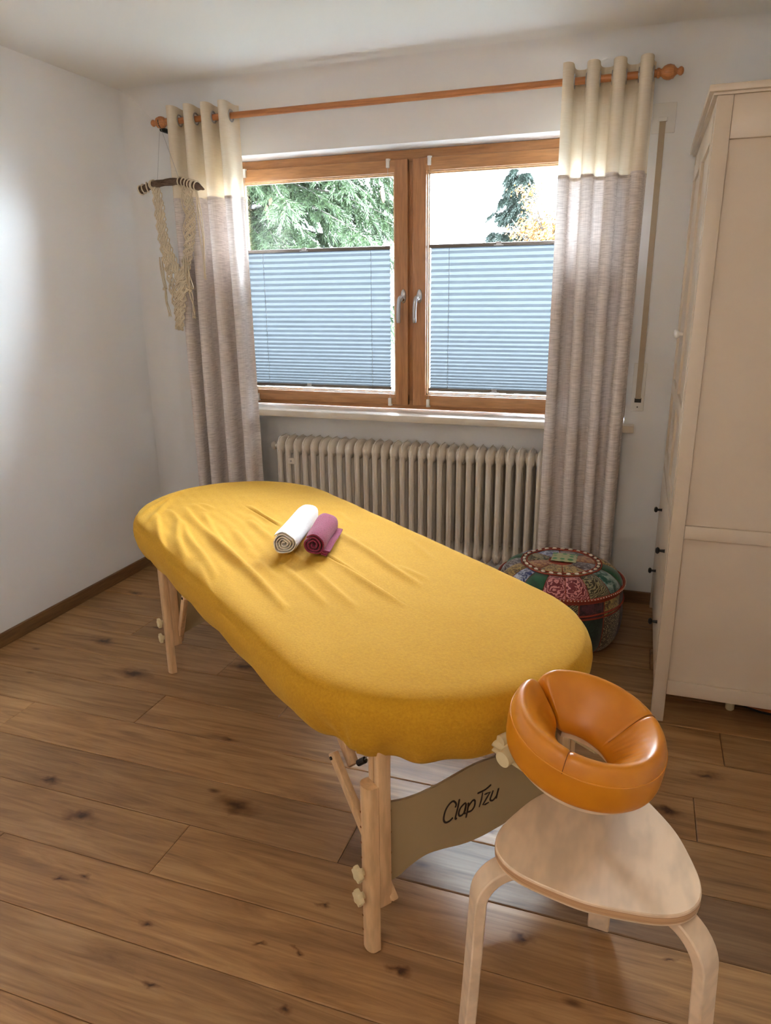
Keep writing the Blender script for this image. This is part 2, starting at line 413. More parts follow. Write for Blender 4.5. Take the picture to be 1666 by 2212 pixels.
fl = empty('floor', (1.6, -2.3, 0), kind='structure')
bm = nb(); box(bm, -.15, XR+.15, YF-.15, TH, -.10, -.015); obj('floor_base', bm, M['base'], fl)
jn = {0: 1.40, -1: .92, 1: 1.853, 2: .48, 3: .918, 4: 1.388, 5: 1.02, 6: .465, 7: 1.6, 8: .8, 9: 1.3, 10: .6, 11: 1.1}
rnd = random.Random(3)
for k in range(-14, 12):
    y0 = -2.185+.19*k; y1 = y0+.19
    if y1 > .15: y1 = .15
    if y0 < YF: y0 = YF
    if y1-y0 < .01: continue
    j = jn.get(k, rnd.uniform(0, 1.8)); xs = [j+1.837*n for n in range(-2, 3)]
    xs = [0.0]+[x for x in xs if .05 < x < XR-.05]+[XR]
    for i in range(len(xs)-1):
        x0, x1 = xs[i], xs[i+1]; dz = rnd.uniform(-.0005, 0)
        if y1 > 0: # boards run into the radiator niche only
            x0 = max(x0, XW0+.0 if y0 >= 0 else x0)
        bm = nb(); gp = .0009; cz = .003
        vb = [[(x0+gp, y0+gp), (x1-gp, y0+gp), (x1-gp, y1-gp), (x0+gp, y1-gp)], [(x0+gp+cz, y0+gp+cz), (x1-gp-cz, y0+gp+cz), (x1-gp-cz, y1-gp-cz), (x0+gp+cz, y1-gp-cz)]]
        A = [bm.verts.new((x, y, -.014)) for x, y in vb[0]]; B = [bm.verts.new((x, y, -.0014+dz)) for x, y in vb[0]]; C = [bm.verts.new((x, y, dz)) for x, y in vb[1]]
        for q in range(4):
            q2 = (q+1) % 4; bm.faces.new((A[q], A[q2], B[q2], B[q])); bm.faces.new((B[q], B[q2], C[q2], C[q]))
        bm.faces.new(C); bm.faces.new(A[::-1])
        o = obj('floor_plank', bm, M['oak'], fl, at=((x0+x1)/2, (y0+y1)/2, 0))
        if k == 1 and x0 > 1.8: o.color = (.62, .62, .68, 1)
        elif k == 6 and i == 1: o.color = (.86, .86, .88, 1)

bm = nb(); box(bm, 0, .016, YF, -.03, 0, .059, .003); o = obj('baseboard_left', bm, M['base']); o['kind'] = 'structure'
bm = nb(); box(bm, XW1+.01, XR, -.016, 0, 0, .059, .003); box(bm, .02, XW0-.01, -.016, 0, 0, .059, .003); o = obj('baseboard_back', bm, M['base']); o['kind'] = 'structure'

# ------------------------------------------------------------------ window
WY = .133
win = empty('window_1', (1.4, WY, .86), kind='structure')
def bars(parts, mat, name, parent, bev=.004):
    bm = nb()
    for p in parts: box(bm, *p, bev)
    return obj(name, bm, mat, parent, smooth=True, auto=30)
FX0, FX1, FZ0, FZ1 = .362, 2.446, .862, 2.079
bars([(FX0, FX1, WY+.012, WY+.09, FZ1-.06, FZ1-.001), (FX0, FX1, WY+.012, WY+.09, FZ0, FZ0+.05)], M['win_wood'], 'frame_rail', win)
bars([(FX0, FX0+.06, WY+.012, WY+.09, FZ0+.04, FZ1-.05), (FX1-.06, FX1, WY+.012, WY+.09, FZ0+.04, FZ1-.05), (1.375, 1.430, WY+.012, WY+.09, FZ0+.04, FZ1-.05)], M['win_wood_v'], 'frame_post', win)
SB, ST = .884, 2.036
def sash(x0, x1, gx0, gx1, hx):
    s = obj('sash', (lambda b: (box(b, x0, x1, WY-.012, WY+.055, 1.967+.012, ST, .005), box(b, x0, x1, WY-.012, WY+.055, SB, .940, .005), b)[-1])(nb()), M['win_wood'], win, smooth=True, auto=30)
    bm = nb(); box(bm, x0, gx0-.012, WY-.0125, WY+.055, SB+.0, ST-.0, .005); box(bm, gx1+.012, x1, WY-.0125, WY+.055, SB, ST, .005)
    obj('sash_stile', bm, M['win_wood_v'], s, smooth=True, auto=30)
    bm = nb() # stepped glazing bead
    for d, y in ((0.0, WY+.0), (.006, WY+.012)):
        a0, a1, b0, b1 = gx0-.013+d, gx1+.013-d, .938+d, 1.981-d
        for q in ((a0, a1, y, y+.02, b1-.007, b1), (a0, a1, y, y+.02, b0, b0+.007), (a0, a0+.007, y, y+.02, b0, b1), (a1-.007, a1, y, y+.02, b0, b1)): box(bm, *q, .0015)
    obj('glazing_bead', bm, M['beech'], s, smooth=True, auto=30)
    bm = nb(); box(bm, gx0-.01, gx1+.01, WY+.036, WY+.040, .94, 1.98); obj('pane', bm, M['glass'], s)
    # handle
    bm = nb(); lathe(bm, (hx, WY-.012, 1.42), (0, -1, 0), [(.013, 0), (.013, .009), (.0115, .011), (.0, .011)], 20)
    for v in bm.verts: v.co.z = 1.42+(v.co.z-1.42)*2.5
    cyl(bm, (hx, WY-.02, 1.405), (hx, WY-.058, 1.405), .0085, n=14)
    pts = catmull([(hx, WY-.05, 1.418), (hx-.006, WY-.062, 1.408), (hx-.010, WY-.064, 1.37), (hx-.012, WY-.062, 1.33), (hx-.011, WY-.062, 1.295)], 5)
    tube(bm, pts, [.009]*4+[.0095]*(len(pts)-6)+[.009, .007], 10)
    h = obj('window_handle', bm, M['chrome'], s, smooth=True, auto=50)
    return s
sash(.392, 1.389, .510, 1.310, 1.368); sash(1.414, 2.416, 1.493, 2.290, 1.450)
bm = nb(); box(bm, XW0-.05, 2.4935, -.054, WY+.02, .8265, .8596, .004)
obj('window_sill', bm, M['stone'], win, smooth=True, auto=30)
bm = nb(); box(bm, XW0-.02, XW1+.02, WY+.1, TH+.06, .80, .85); obj('outer_sill', bm, M['zinc'], win)

# ------------------------------------------------------------------ pleated blinds
def blind(x0, x1, cords, tags, label, zt=1.648, zb=.968):
    b = thing('pleated_blind', ((x0+x1)/2, WY-.03, zb), label, 'blind', 'pleated blinds on the window sashes')
    yc = WY+.006
    N = 30; ws = [1.0 if i < 8 else 1.0-.55*(i-8)/22 for i in range(N)]; S = sum(ws); z = zt-.008; k = (zt-zb-.016)/S
    prof = [(yc-.004, z)]
    for wgt in ws:
        h = wgt*k; dp = .011-.002*(1-wgt); prof.append((yc+dp-.004, z-h*.5)); z -= h; prof.append((yc-.006, z))
    bm = nb(); rows = []
    for (y, zz) in prof:
        rows.append([bm.verts.new((x, y, zz)) for x in (x0+.004, (x0+x1)/2, x1-.004)])
    for i in range(len(rows)-1):
        for q in range(2): bm.faces.new((rows[i][q], rows[i][q+1], rows[i+1][q+1], rows[i+1][q]))
    obj('pleated_fabric', bm, M['blind'], b)
    for zz, nm in ((zt, 'top_rail'), (zb, 'bottom_rail')):
        bm = nb(); box(bm, x0, x1, yc-.014, yc+.012, zz-.008, zz+.008, .003); r = obj(nm, bm, M['rail_grey'], b, smooth=True, auto=30)
        bm = nb(); xc = x0+(x1-x0)*.42; box(bm, xc-.022, xc+.022, yc-.022, yc-.012, zz-.006, zz-.002, .001); box(bm, xc-.012, xc+.012, yc-.018, yc-.012, zz-.004, zz+.012, .001)
        obj('grip', bm, M['cord'], r)
    for xc in cords:
        bm = nb(); cyl(bm, (xc, yc-.0085, zb), (xc, yc-.0085, zt), .0009, n=5); obj('guide_cord', bm, M['rail_grey'], b)
    for xc in tags:
        for z1, z2, s in ((zt, 2.02, 1), (zb, .90, -1)):
            bm = nb(); cyl(bm, (xc, yc-.010, z1), (xc, WY-.022, z2-s*.01), .0008, n=5); obj('tension_cord', bm, M['cord'], b)
            bm = nb(); box(bm, xc-.008, xc+.008, WY-.026, WY-.0125, z2-.02, z2+.02, .002); box(bm, xc-.011, xc+.011, WY-.018, WY-.0125, z2-s*.0-.004+s*.016, z2+.004+s*.016, .001)
            obj('tension_clip', bm, M['white_plastic'], b, smooth=True, auto=30)
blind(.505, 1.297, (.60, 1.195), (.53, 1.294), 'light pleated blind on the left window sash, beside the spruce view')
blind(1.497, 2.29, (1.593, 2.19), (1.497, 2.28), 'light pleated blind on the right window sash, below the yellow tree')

# ------------------------------------------------------------------ curtain rod
RZ, RY = 2.231, -.115
rod = thing('curtain_rod', (1.37, RY, RZ), 'brown wooden curtain rod with turned finials across the top of the window', 'curtain rod')
bm = nb(); cyl(bm, (.26, RY, RZ), (2.47, RY, RZ), .0138, n=20); obj('pole', bm, M['rod'], rod, smooth=True, auto=50)
fp = [(.0145, 0), (.0175, .003), (.0175, .010), (.0135, .014), (.0135, .018), (.022, .026), (.0265, .038), (.027, .048), (.0235, .058), (.0235, .061), (.017, .066), (.0105, .073), (.0105, .077), (.015, .083), (.0155, .089), (.010, .096), (0, .098)]
for sx, x in ((-1, .268), (1, 2.462)):
    bm = nb(); lathe(bm, (x, RY, RZ), (sx, 0, 0), fp, 24); obj('finial', bm, M['rod'], rod, smooth=True, auto=50)
for x in (.225, 2.42):
    bm = nb(); lathe(bm, (x, 0, RZ-.03), (0, -1, 0), [(.03, 0), (.03, .008), (.012, .014), (.011, .075), (0, .078)], 20)
    cyl(bm, (x, -.06, RZ-.030), (x, RY-.002, RZ-.030), .011, n=12)
    tube(bm, [Vector((x, RY+math.cos(a)*.021, RZ+math.sin(a)*.021)) for a in [R(q) for q in range(160, 381, 20)]], .0065, 8)
    o = obj('bracket', bm, plain('dark_green_metal', srgb(34, 44, 40), .4, .4) if 'bk' not in M else M['bk'], rod, smooth=True, auto=50); M['bk'] = o.data.materials[0]

# ------------------------------------------------------------------ curtains
def curtain(x0, x1, label, phase, crest, seed, zh=.012, flare=0.0, sheer_side=0):
    rn = random.Random(seed)
    ct = thing('curtain', ((x0+x1)/2, RY, zh), label, 'curtain', 'curtains beside the window')
    NS, A, YC = 150, .046, RY
    def pos(s, z):
        t = (z-zh)/(2.28-zh)          # 0 bottom .. 1 top
        ph = phase+s*crest*2*pi
        amp = 1.15*A*(1+.18*(1-t)*math.sin(3.1*s+seed))
        drift = .010*(1-t)*math.sin(5*s+seed*1.3+2.0*t)
        x = x0+(x1-x0)*s-.009*math.sin(2*ph)+drift+flare*(1-t)*(s-.2)
        y = YC-amp*math.sin(ph)+.012*(1-t)*math.sin(9*s+seed)
        y = min(y, -.062 if z < .9 else -.066)
        return Vector((x, y, z+.004*math.sin(ph) if z > 2.26 else z))
    def sheet(z0, z1, nz, mat, name, off=0.0, parent=ct):
        bm = nb(); rows = []
        for j in range(nz+1):
            z = z0+(z1-z0)*j/nz
            row = []
            for i in range(NS+1):
                s = i/NS; p = pos(s, z)
                if off:
                    q = pos(min(1, s+.004), z)-pos(max(0, s-.004), z); n = Vector((-q.y, q.x, 0)).normalized(); p = p+n*off
                row.append(bm.verts.new(p))
            rows.append(row)
        for j in range(nz):
            for i in range(NS):
                c_ = (rows[j][i].co+rows[j+1][i+1].co)/2
                if math.hypot(c_.y-RY, c_.z-RZ) < .023: continue
                bm.faces.new((rows[j][i], rows[j][i+1], rows[j+1][i+1], rows[j+1][i]))
        return obj(name, bm, mat, parent, smooth=True)
    ub = sheet(1.878, 2.285, 60, M['cream_cloth'], 'upper_band'); sheet(2.165, 2.284, 18, M['cream_cloth'], 'header_hem', .0025, ub)
    lb = sheet(zh, 1.880, 40, M['grey_cloth'], 'lower_band')
    sheet(1.872, 1.886, 1, M['grey_cloth'], 'band_seam', -.0015, lb)
    # eyelets where the cloth crosses the rod
    k = 0
    for i in range(NS):
        a, b = pos(i/NS, RZ), pos((i+1)/NS, RZ)
        if (a.y-RY)*(b.y-RY) <= 0 and a.y != b.y:
            c = (a+b)/2; d = (b-a).normalized(); n = Vector((-d.y, d.x, 0))
            bm = nb(); up = Vector((0, 0, 1)); rr = .024
            ring = [c+(d*math.cos(q)+up*math.sin(q))*rr for q in [2*pi*u/20 for u in range(21)]]
            tube(bm, ring, .0038, 8, caps=False); obj('eyelet', bm, M['chrome'], ct, smooth=True)
    if sheer_side:
        # pale lining edge turned towards the glass
        bm = nb(); rows = []
        xe = x1 if sheer_side > 0 else x0
        for j in range(41):
            z = zh+.02+(2.25-zh-.02)*j/40
            e = pos(1 if sheer_side > 0 else 0, z)
            wd = .020+.012*math.sin(z*3.1)
            rows.append([bm.verts.new(e+Vector((sheer_side*wd*q, (.02+.01*math.sin(z*7))*q, 0))) for q in (0, .5, 1)])
        for j in range(40):
            for q in (0, 1): bm.faces.new((rows[j][q], rows[j][q+1], rows[j+1][q+1], rows[j+1][q]))
        obj('lining_edge', bm, M['sheer'], ct, smooth=True)
    return ct
curtain(.292, .625, 'taupe curtain with cream top band left of the window, behind the knotted wall hanging', R(40), 3.6, 1.7, flare=.02)
curtain(2.122, 2.466, 'taupe curtain with cream top band right of the window, beside the shutter strap', R(60), 3.5, 4.2, flare=-.01)

# ------------------------------------------------------------------ shutter strap
st = thing('shutter_strap', (2.5, -.01, .97), 'taupe roller shutter pull strap with white wall plates right of the curtain', 'shutter strap')
bm = nb(); pts = [Vector((2.5, -.012-.006*math.sin(pi*i/12), .975+(2.09-.975)*i/12)) for i in range(13)]
tube(bm, pts, 1, 4, sq=[(.0012, .0115), (-.0012, .0115), (-.0012, -.0115), (.0012, -.0115)], up=(0, 1, 0)); obj('strap', bm, M['strap'], st)
bm = nb(); box(bm, 2.458, 2.548, -.006, 0.0, 2.04, 2.15, .002); pl = obj('guide_plate', bm, M['white_plastic'], st, smooth=True, auto=30)
bm = nb(); box(bm, 2.483, 2.517, -.014, -.005, 2.082, 2.098, .002); obj('slot', bm, M['white_plastic'], pl)
bm = nb(); box(bm, 2.472, 2.526, -.006, 0.0, .92, 1.13, .002); pl = obj('winder_plate', bm, M['white_plastic'], st, smooth=True, auto=30)
bm = nb(); box(bm, 2.486, 2.514, -.0075, -.0055, .958, .978); obj('slot', bm, M['black'], pl)
bm = nb(); lathe(bm, (2.5, -.006, .938), (0, -1, 0), [(.003, 0), (.003, .002), (0, .002)], 10); obj('screw', bm, M['black'], pl)

# ------------------------------------------------------------------ radiator
rad = thing('radiator', (1.4, .03, .10), 'cream cast iron column radiator under the window sill', 'radiator')
def rad_section(x):
    bm = nb(); z0, z1 = .155, .655
    for y in (.0, .062, .124):
        pts = [(x, y, z0), (x, y, z1)]
        tube(bm, pts, 1, 12, sq=[(math.cos(2*pi*k/12)*.0175, math.sin(2*pi*k/12)*.0145) for k in range(12)], up=(0, 1, 0))
    # heads
    for zc, s in ((.66, 1), (.15, -1)):
        pts = []; rr = []
        for i in range(9):
            q = -1+2*i/8; y = .062+q*.084; pts.append((x, y, zc-s*.004)); rr.append(math.sqrt(max(.05, 1-abs(q)**3)))
        bmr = [(math.sin(2*pi*k/14)*.050, math.cos(2*pi*k/14)*.0242) for k in range(14)]
        pts = [Vector(p) for p in pts]
        rings = []
        for p, r_ in zip(pts, rr):
            rings.append([bm.verts.new(p+Vector((c2*r_, 0, c1*r_))) for c1, c2 in bmr])
        for i in range(8):
            for k in range(14): bm.faces.new((rings[i][k], rings[i][(k+1) % 14], rings[i+1][(k+1) % 14], rings[i+1][k]))
        bm.faces.new(rings[0]); bm.faces.new(rings[-1][::-1])
        cyl(bm, (x-.0245, .062, zc), (x+.0245, .062, zc), .026, n=14)
    # ridge running up the front and over the head
    pts = [(x, -.0165, .13)]+[(x, -.0175, .20), (x, -.0175, .60)]
    for i in range(1, 8):
        a = R(180-i*90/7); pts.append((x, .026+.046*math.cos(a), .662+.046*math.sin(a)))
    pts.append((x, .10, .708))
    tube(bm, pts, .0022, 6)
    pts = [(x, -.0165, .16)]+[(x, .022+.042*math.cos(R(180+i*90/5)), .150+.045*math.sin(R(180+i*90/5))) for i in range(1, 6)]+[(x, .10, .105)]
    tube(bm, pts, .0022, 6)
    return obj('radiator_section', bm, M['radiator'], rad, at=(x, .03, .10), smooth=True, auto=60)
NSEC = 29; x0r = .705; pitch = .0493
s0 = rad_section(x0r)
for i in range(1, NSEC): dup(s0, rad, (i*pitch, 0, 0))
bm = nb(); lathe(bm, (x0r-.024, .02, .655), (-1, 0, 0), [(.012, 0), (.012, .006), (.022, .010), (.023, .020), (.016, .028), (0, .029)], 18); obj('end_plug', bm, M['white_plastic'], rad, smooth=True, auto=50)
bm = nb(); box(bm, x0r+pitch+.008, x0r+2*pitch-.006, -.020, -.010, .568, .600, .002); tg = obj('meter_bracket', bm, M['radiator'], rad)
bm = nb(); lathe(bm, (x0r+1.5*pitch, -.020, .584), (0, -1, 0), [(.005, 0), (.005, .003), (0, .003)], 10); obj('screw', bm, M['chrome'], tg)
for xx in (x0r+3*pitch, x0r+25*pitch):
    for zz in (.15, .66):
        bm = nb(); cyl(bm, (xx+pitch/2, .08, zz), (xx+pitch/2, NB, zz), .008, n=8); obj('wall_bracket', bm, M['radiator'], rad)

# ------------------------------------------------------------------ macrame hanging
mc = thing('wall_hanging', (.3, -.2, 1.29), 'knotted cream cord wall hanging on a driftwood stick in the left corner', 'wall hanging')
stick = catmull([(.071,-.12,1.937),(.139,-.14,1.950),(.21,-.17,1.955),(.355,-.21,1.953),(.438,-.25,1.933),(.498,-.28,1.917),(.549,-.30,1.898)], 6)
rn = random.Random(5)
bm = nb(); rr = [.016+.0015*math.sin(i*1.7) for i in range(len(stick))]; rr[-1] = .003; rr[-2] = .005; rr[-3] = .007; rr[-4] = .010; rr[-5] = .013; rr[-6] = .017
tube(bm, stick, rr, 12)
for v in bm.verts: v.co += Vector([.0016*mnoise.noise(v.co*60+Vector((k, 0, 0))) for k in (1, 5, 9)])
obj('driftwood_stick', bm, M['drift'], mc, smooth=True)
def loop_on(i, nm='cord_loop', r=.021, tilt=.4, th=.0032):
    p = stick[i]; d = (stick[min(i+1, len(stick)-1)]-stick[max(i-1, 0)]).normalized(); a = Vector((0, 0, 1)); a = (a-d*a.dot(d)).normalized(); b_ = d.cross(a)
    bm = nb()
    tube(bm, [p+(a*math.cos(q)+b_*math.sin(q))*r+d*tilt*.012*math.sin(q) for q in [2*pi*u/16 for u in range(17)]], th, 6, caps=False)
    obj(nm, bm, M['rope'], mc, smooth=True)
for i, tl in ((1, .2), (3, .6), (5, 1.6), (9, .2), (10, .2), (19, .3), (21, .3), (23, .5), (25, .4), (27, .4), (28, .3), (30, .6)): loop_on(i, tilt=tl)
def strands(path, width, n, nm, twist=9, amp=.35, th=.0028, taper=None, seed=1, fray=False):
    """a flat band of interlaced cords following a path"""
    P = catmull(path, 7); N = len(P); bm = nb(); rnn = random.Random(seed)
    for k in range(n):
        off = (k+.5)/n-.5; ph = rnn.uniform(0, 6.28); pts = []
        for i, p in enumerate(P):
            t_ = i/(N-1); d = (P[min(i+1, N-1)]-P[max(i-1, 0)]).normalized(); sx = d.cross(Vector((0, 1, 0))).normalized()
            wd = width*(taper(t_) if taper else 1)
            u_ = off+amp*math.sin(twist*t_*2*pi+ph)/max(1, n*.35)
            pts.append(p+sx*wd*u_+Vector((0, 1, 0))*(.004*math.cos(twist*t_*2*pi+ph)))
        tube(bm, pts, th, 5)
        if fray:
            e = pts[-1]
            for _ in range(5): tube(bm, [e, e+Vector((rnn.uniform(-.006, .006), rnn.uniform(-.004, .004), -rnn.uniform(.008, .02)))], [th*.6, th*.25], 4)
    return obj(nm, bm, M['rope'], mc, smooth=True)
bl = [(.196,-.17,1.95),(.212,-.17,1.866),(.216,-.17,1.781),(.232,-.18,1.695),(.265,-.19,1.618),(.303,-.20,1.541),(.317,-.20,1.498)]
br = [(.416,-.24,1.93),(.423,-.24,1.849),(.420,-.23,1.789),(.414,-.23,1.728),(.391,-.22,1.667),(.371,-.21,1.615),(.338,-.20,1.541),(.315,-.20,1.476)]
strands(bl, .038, 12, 'knotted_band', 10, .8, .0034, seed=2)
strands([(.196,-.175,1.94),(.20,-.175,1.83),(.205,-.175,1.72),(.222,-.18,1.62),(.235,-.18,1.54)], .028, 8, 'knotted_band', 8, .8, .0034, seed=9)
strands(br, .042, 12, 'knotted_band', 11, .8, .0034, seed=3)
strands([(.392,-.23,1.932),(.384,-.22,1.853),(.381,-.22,1.771),(.380,-.22,1.688),(.362,-.21,1.604),(.327,-.20,1.519)], .014, 3, 'thin_cords', 3, .8, .0024, seed=4)
strands([(.319,-.20,1.54),(.305,-.20,1.432),(.288,-.19,1.365),(.277,-.19,1.285)], .072, 18, 'knotted_band', 7, 1.0, .0036, taper=lambda t_: 1-.45*t_, seed=6, fray=True)
strands([(.25,-.185,1.60),(.235,-.175,1.53),(.255,-.18,1.42),(.275,-.185,1.32)], .030, 9, 'knotted_band', 6, .8, .0034, seed=12)
strands([(.499,-.28,1.90),(.501,-.28,1.822),(.498,-.27,1.702),(.498,-.27,1.60),(.503,-.27,1.524)], .016, 4, 'tassel', 1, .5, .0026, seed=7, fray=True)
strands([(.360,-.215,1.62),(.372,-.22,1.54),(.378,-.22,1.464)], .030, 6, 'tassel', 1, .4, .0026, seed=8)
strands([(.376,-.222,1.464),(.383,-.22,1.41),(.390,-.22,1.343)], .012, 4, 'tassel', 1, .5, .0026, seed=10, fray=True)
strands([(.183,-.16,1.62),(.186,-.16,1.544),(.191,-.16,1.466)], .018, 4, 'tassel', .6, .3, .0024, seed=11)
strands([(.191,-.16,1.466),(.195,-.16,1.41),(.202,-.16,1.349)], .010, 3, 'tassel', .8, .4, .0024, seed=13, fray=True)
for c_, r_ in (((.376, -.225, 1.462), .015), ((.190, -.163, 1.468), .010)):
    bm = nb(); c_ = Vector(c_)
    for k in range(3):
        ax = Vector((rn.uniform(-1, 1), rn.uniform(-.4, .4), rn.uniform(.3, 1))).normalized(); a = ax.orthogonal().normalized(); b_ = ax.cross(a)
        tube(bm, [c_+(a*math.cos(q)+b_*math.sin(q)*.8)*r_*.75 for q in [2*pi*u/12 for u in range(13)]], .0034, 6, caps=False)
    obj('knot', bm, M['rope'], mc, smooth=True)
for a_, b_ in (((.214,-.115,2.21), (.212,-.170,1.97)), ((.219,-.115,2.21), (.361,-.212,1.968))):
    bm = nb(); cyl(bm, a_, b_, .0008, n=5); obj('hanging_thread', bm, M['cord'], mc)

# ------------------------------------------------------------------ massage table
L0 = Vector((.846, -1.258, 0)); U = Vector((.784, -.6207, 0)).normalized(); V = Vector((-U.y, U.x, 0))
def W(u, v, z): return L0+U*u+V*v+Vector((0, 0, z))
AX = dict(ax=U, ay=V, az=Vector((0, 0, 1)))
UC0, UC1, VC, RR = .08, 1.31, .29, .388
def stadium(n, r=RR, extra=0.0):
    """list of (u, v, spine_u, perimeter position) around the oval"""
    Ls = UC1-UC0; per = 2*Ls+2*pi*r; out = []
    for i in range(n):
        s = per*i/n
        if s < Ls: out.append((UC0+s, VC-r, UC0+s, (0, -1)))
        elif s < Ls+pi*r: a = (s-Ls)/r-pi/2; out.append((UC1+r*math.cos(a), VC+r*math.sin(a), UC1, (math.cos(a), math.sin(a))))
        elif s < 2*Ls+pi*r: q = s-Ls-pi*r; out.append((UC1-q, VC+r, UC1-q, (0, 1)))
        else: a = (s-2*Ls-pi*r)/r+pi/2; out.append((UC0+r*math.cos(a), VC+r*math.sin(a), UC0, (math.cos(a), math.sin(a))))
    return out
tb = thing('massage_table', tuple(W(.7585, .29, 0)), 'portable wooden massage table standing under the yellow fitted sheet', 'massage table')
def slab(z0, z1, r, mat, nm, n=120):
    bm = nb(); prism(bm, [W(u, v, z0) for u, v, _, _ in stadium(n, r)], (0, 0, z1-z0)); return obj(nm, bm, mat, tb, smooth=True, auto=40)
slab(.515, .565, RR-.045, M['beech'], 'frame_rim'); slab(.566, .64, RR-.014, M['vinyl'], 'padded_top')
D = M['beech']
def leg(u0, v0, su, sv):
    bm = nb(); n = 10
    # rounded foot strip on the outside
    pts = []
    for i in range(n+1): a = pi*i/n; pts.append((math.cos(a)*.0215, -math.sin(a)*.014-.014))
    poly = [(.0215, .0)]+pts+[(-.0215, .0)]
    prism(bm, [W(u0+a, v0+sv*-b, .004) for a, b in poly], (0, 0, .437))
    l = obj('leg', bm, D, tb, smooth=True, auto=40)
    bm = nb()
    obox(bm, W(u0-.0115, v0-sv*.014, .34), sx=.020, sy=.027, sz=.44, bev=.003, **AX); obox(bm, W(u0+.0115, v0-sv*.016, .34), sx=.020, sy=.031, sz=.44, bev=.003, **AX)
    obj('leg_extension', bm, D, l, smooth=True, auto=40)
    for z in (.222, .158):
        bm = nb(); c = W(u0, v0+sv*.030, z); lathe(bm, c, V*sv, [(.008, 0), (.008, .006), (.0165, .008), (.0175, .013), (.0165, .019), (.006, .021), (0, .021)], 36)
        for vv in bm.verts:
            d = vv.co-c; h = d.dot(V*sv); rad_ = d-V*sv*h
            if rad_.length > .012: th = math.atan2(rad_.z, rad_.dot(U)); vv.co = c+V*sv*h+rad_*(1+.13*math.cos(6*th))
        obj('knob', bm, M['cream_plastic'], l, smooth=True, auto=60)
    for k in range(9):
        z = .05+.04*k
        if .14 < z < .25: continue
        bm = nb(); c = W(u0-.012, v0+sv*.0262, z); lathe(bm, c, V*sv, [(.0028, 0), (.0028, .0006), (0, .0006)], 8); obj('peg_hole', bm, M['seam'], l)
    # folding brace: lower and upper strip
    def strip(a, b, w_, t_, nm, par):
        a, b = Vector(a), Vector(b); d = (b-a).normalized(); n_ = V; m_ = d.cross(n_); bm = nb(); obox(bm, (a+b)/2, d, n_, m_, (b-a).length, t_, w_, .004)
        return obj(nm, bm, D, par, smooth=True, auto=40)
    s_ = su
    br_ = strip(W(u0+s_*.02, v0-sv*.036, .125), W(u0-s_*.200, v0-sv*.010, .395), .030, .018, 'brace', tb)
    b2 = strip(W(u0-s_*.165, v0-sv*.046, .365), W(u0-s_*.33, v0-sv*.046, .52), .032, .020, 'upper_brace', tb)
    bm = nb(); c = W(u0-s_*.193, v0+sv*.0, .385); lathe(bm, c, V*sv, [(.0045, -.002), (.0045, .0015), (0, .0015)], 10); obj('pivot_bolt', bm, M['black'], br_)
    bm = nb(); cyl(bm, W(u0-s_*.15, v0-sv*.050, .378), W(u0-s_*.135, v0-sv*.060, .392), .008, n=10); obj('cable_end', bm, M['black'], b2)
    bm = nb(); cyl(bm, W(u0-s_*.137, v0-sv*.058, .390), W(u0-s_*.06, v0-sv*.10, .53), .0015, n=6); obj('cable', bm, M['chrome'], b2)
    return l
leg(1.517, .0, 1, -1); leg(1.517, .58, 1, 1); leg(0, 0, -1, -1); leg(0, .58, -1, 1)
top = [(.016,.376),(.05,.370),(.076,.363),(.113,.359),(.165,.360),(.218,.366),(.272,.372),(.329,.370),(.40,.360),(.465,.356),(.53,.362),(.562,.366)]
bot = [(.562,.170),(.53,.172),(.493,.168),(.429,.164),(.368,.159),(.308,.156),(.25,.161),(.194,.175),(.14,.184),(.094,.175),(.062,.163),(.016,.160)]
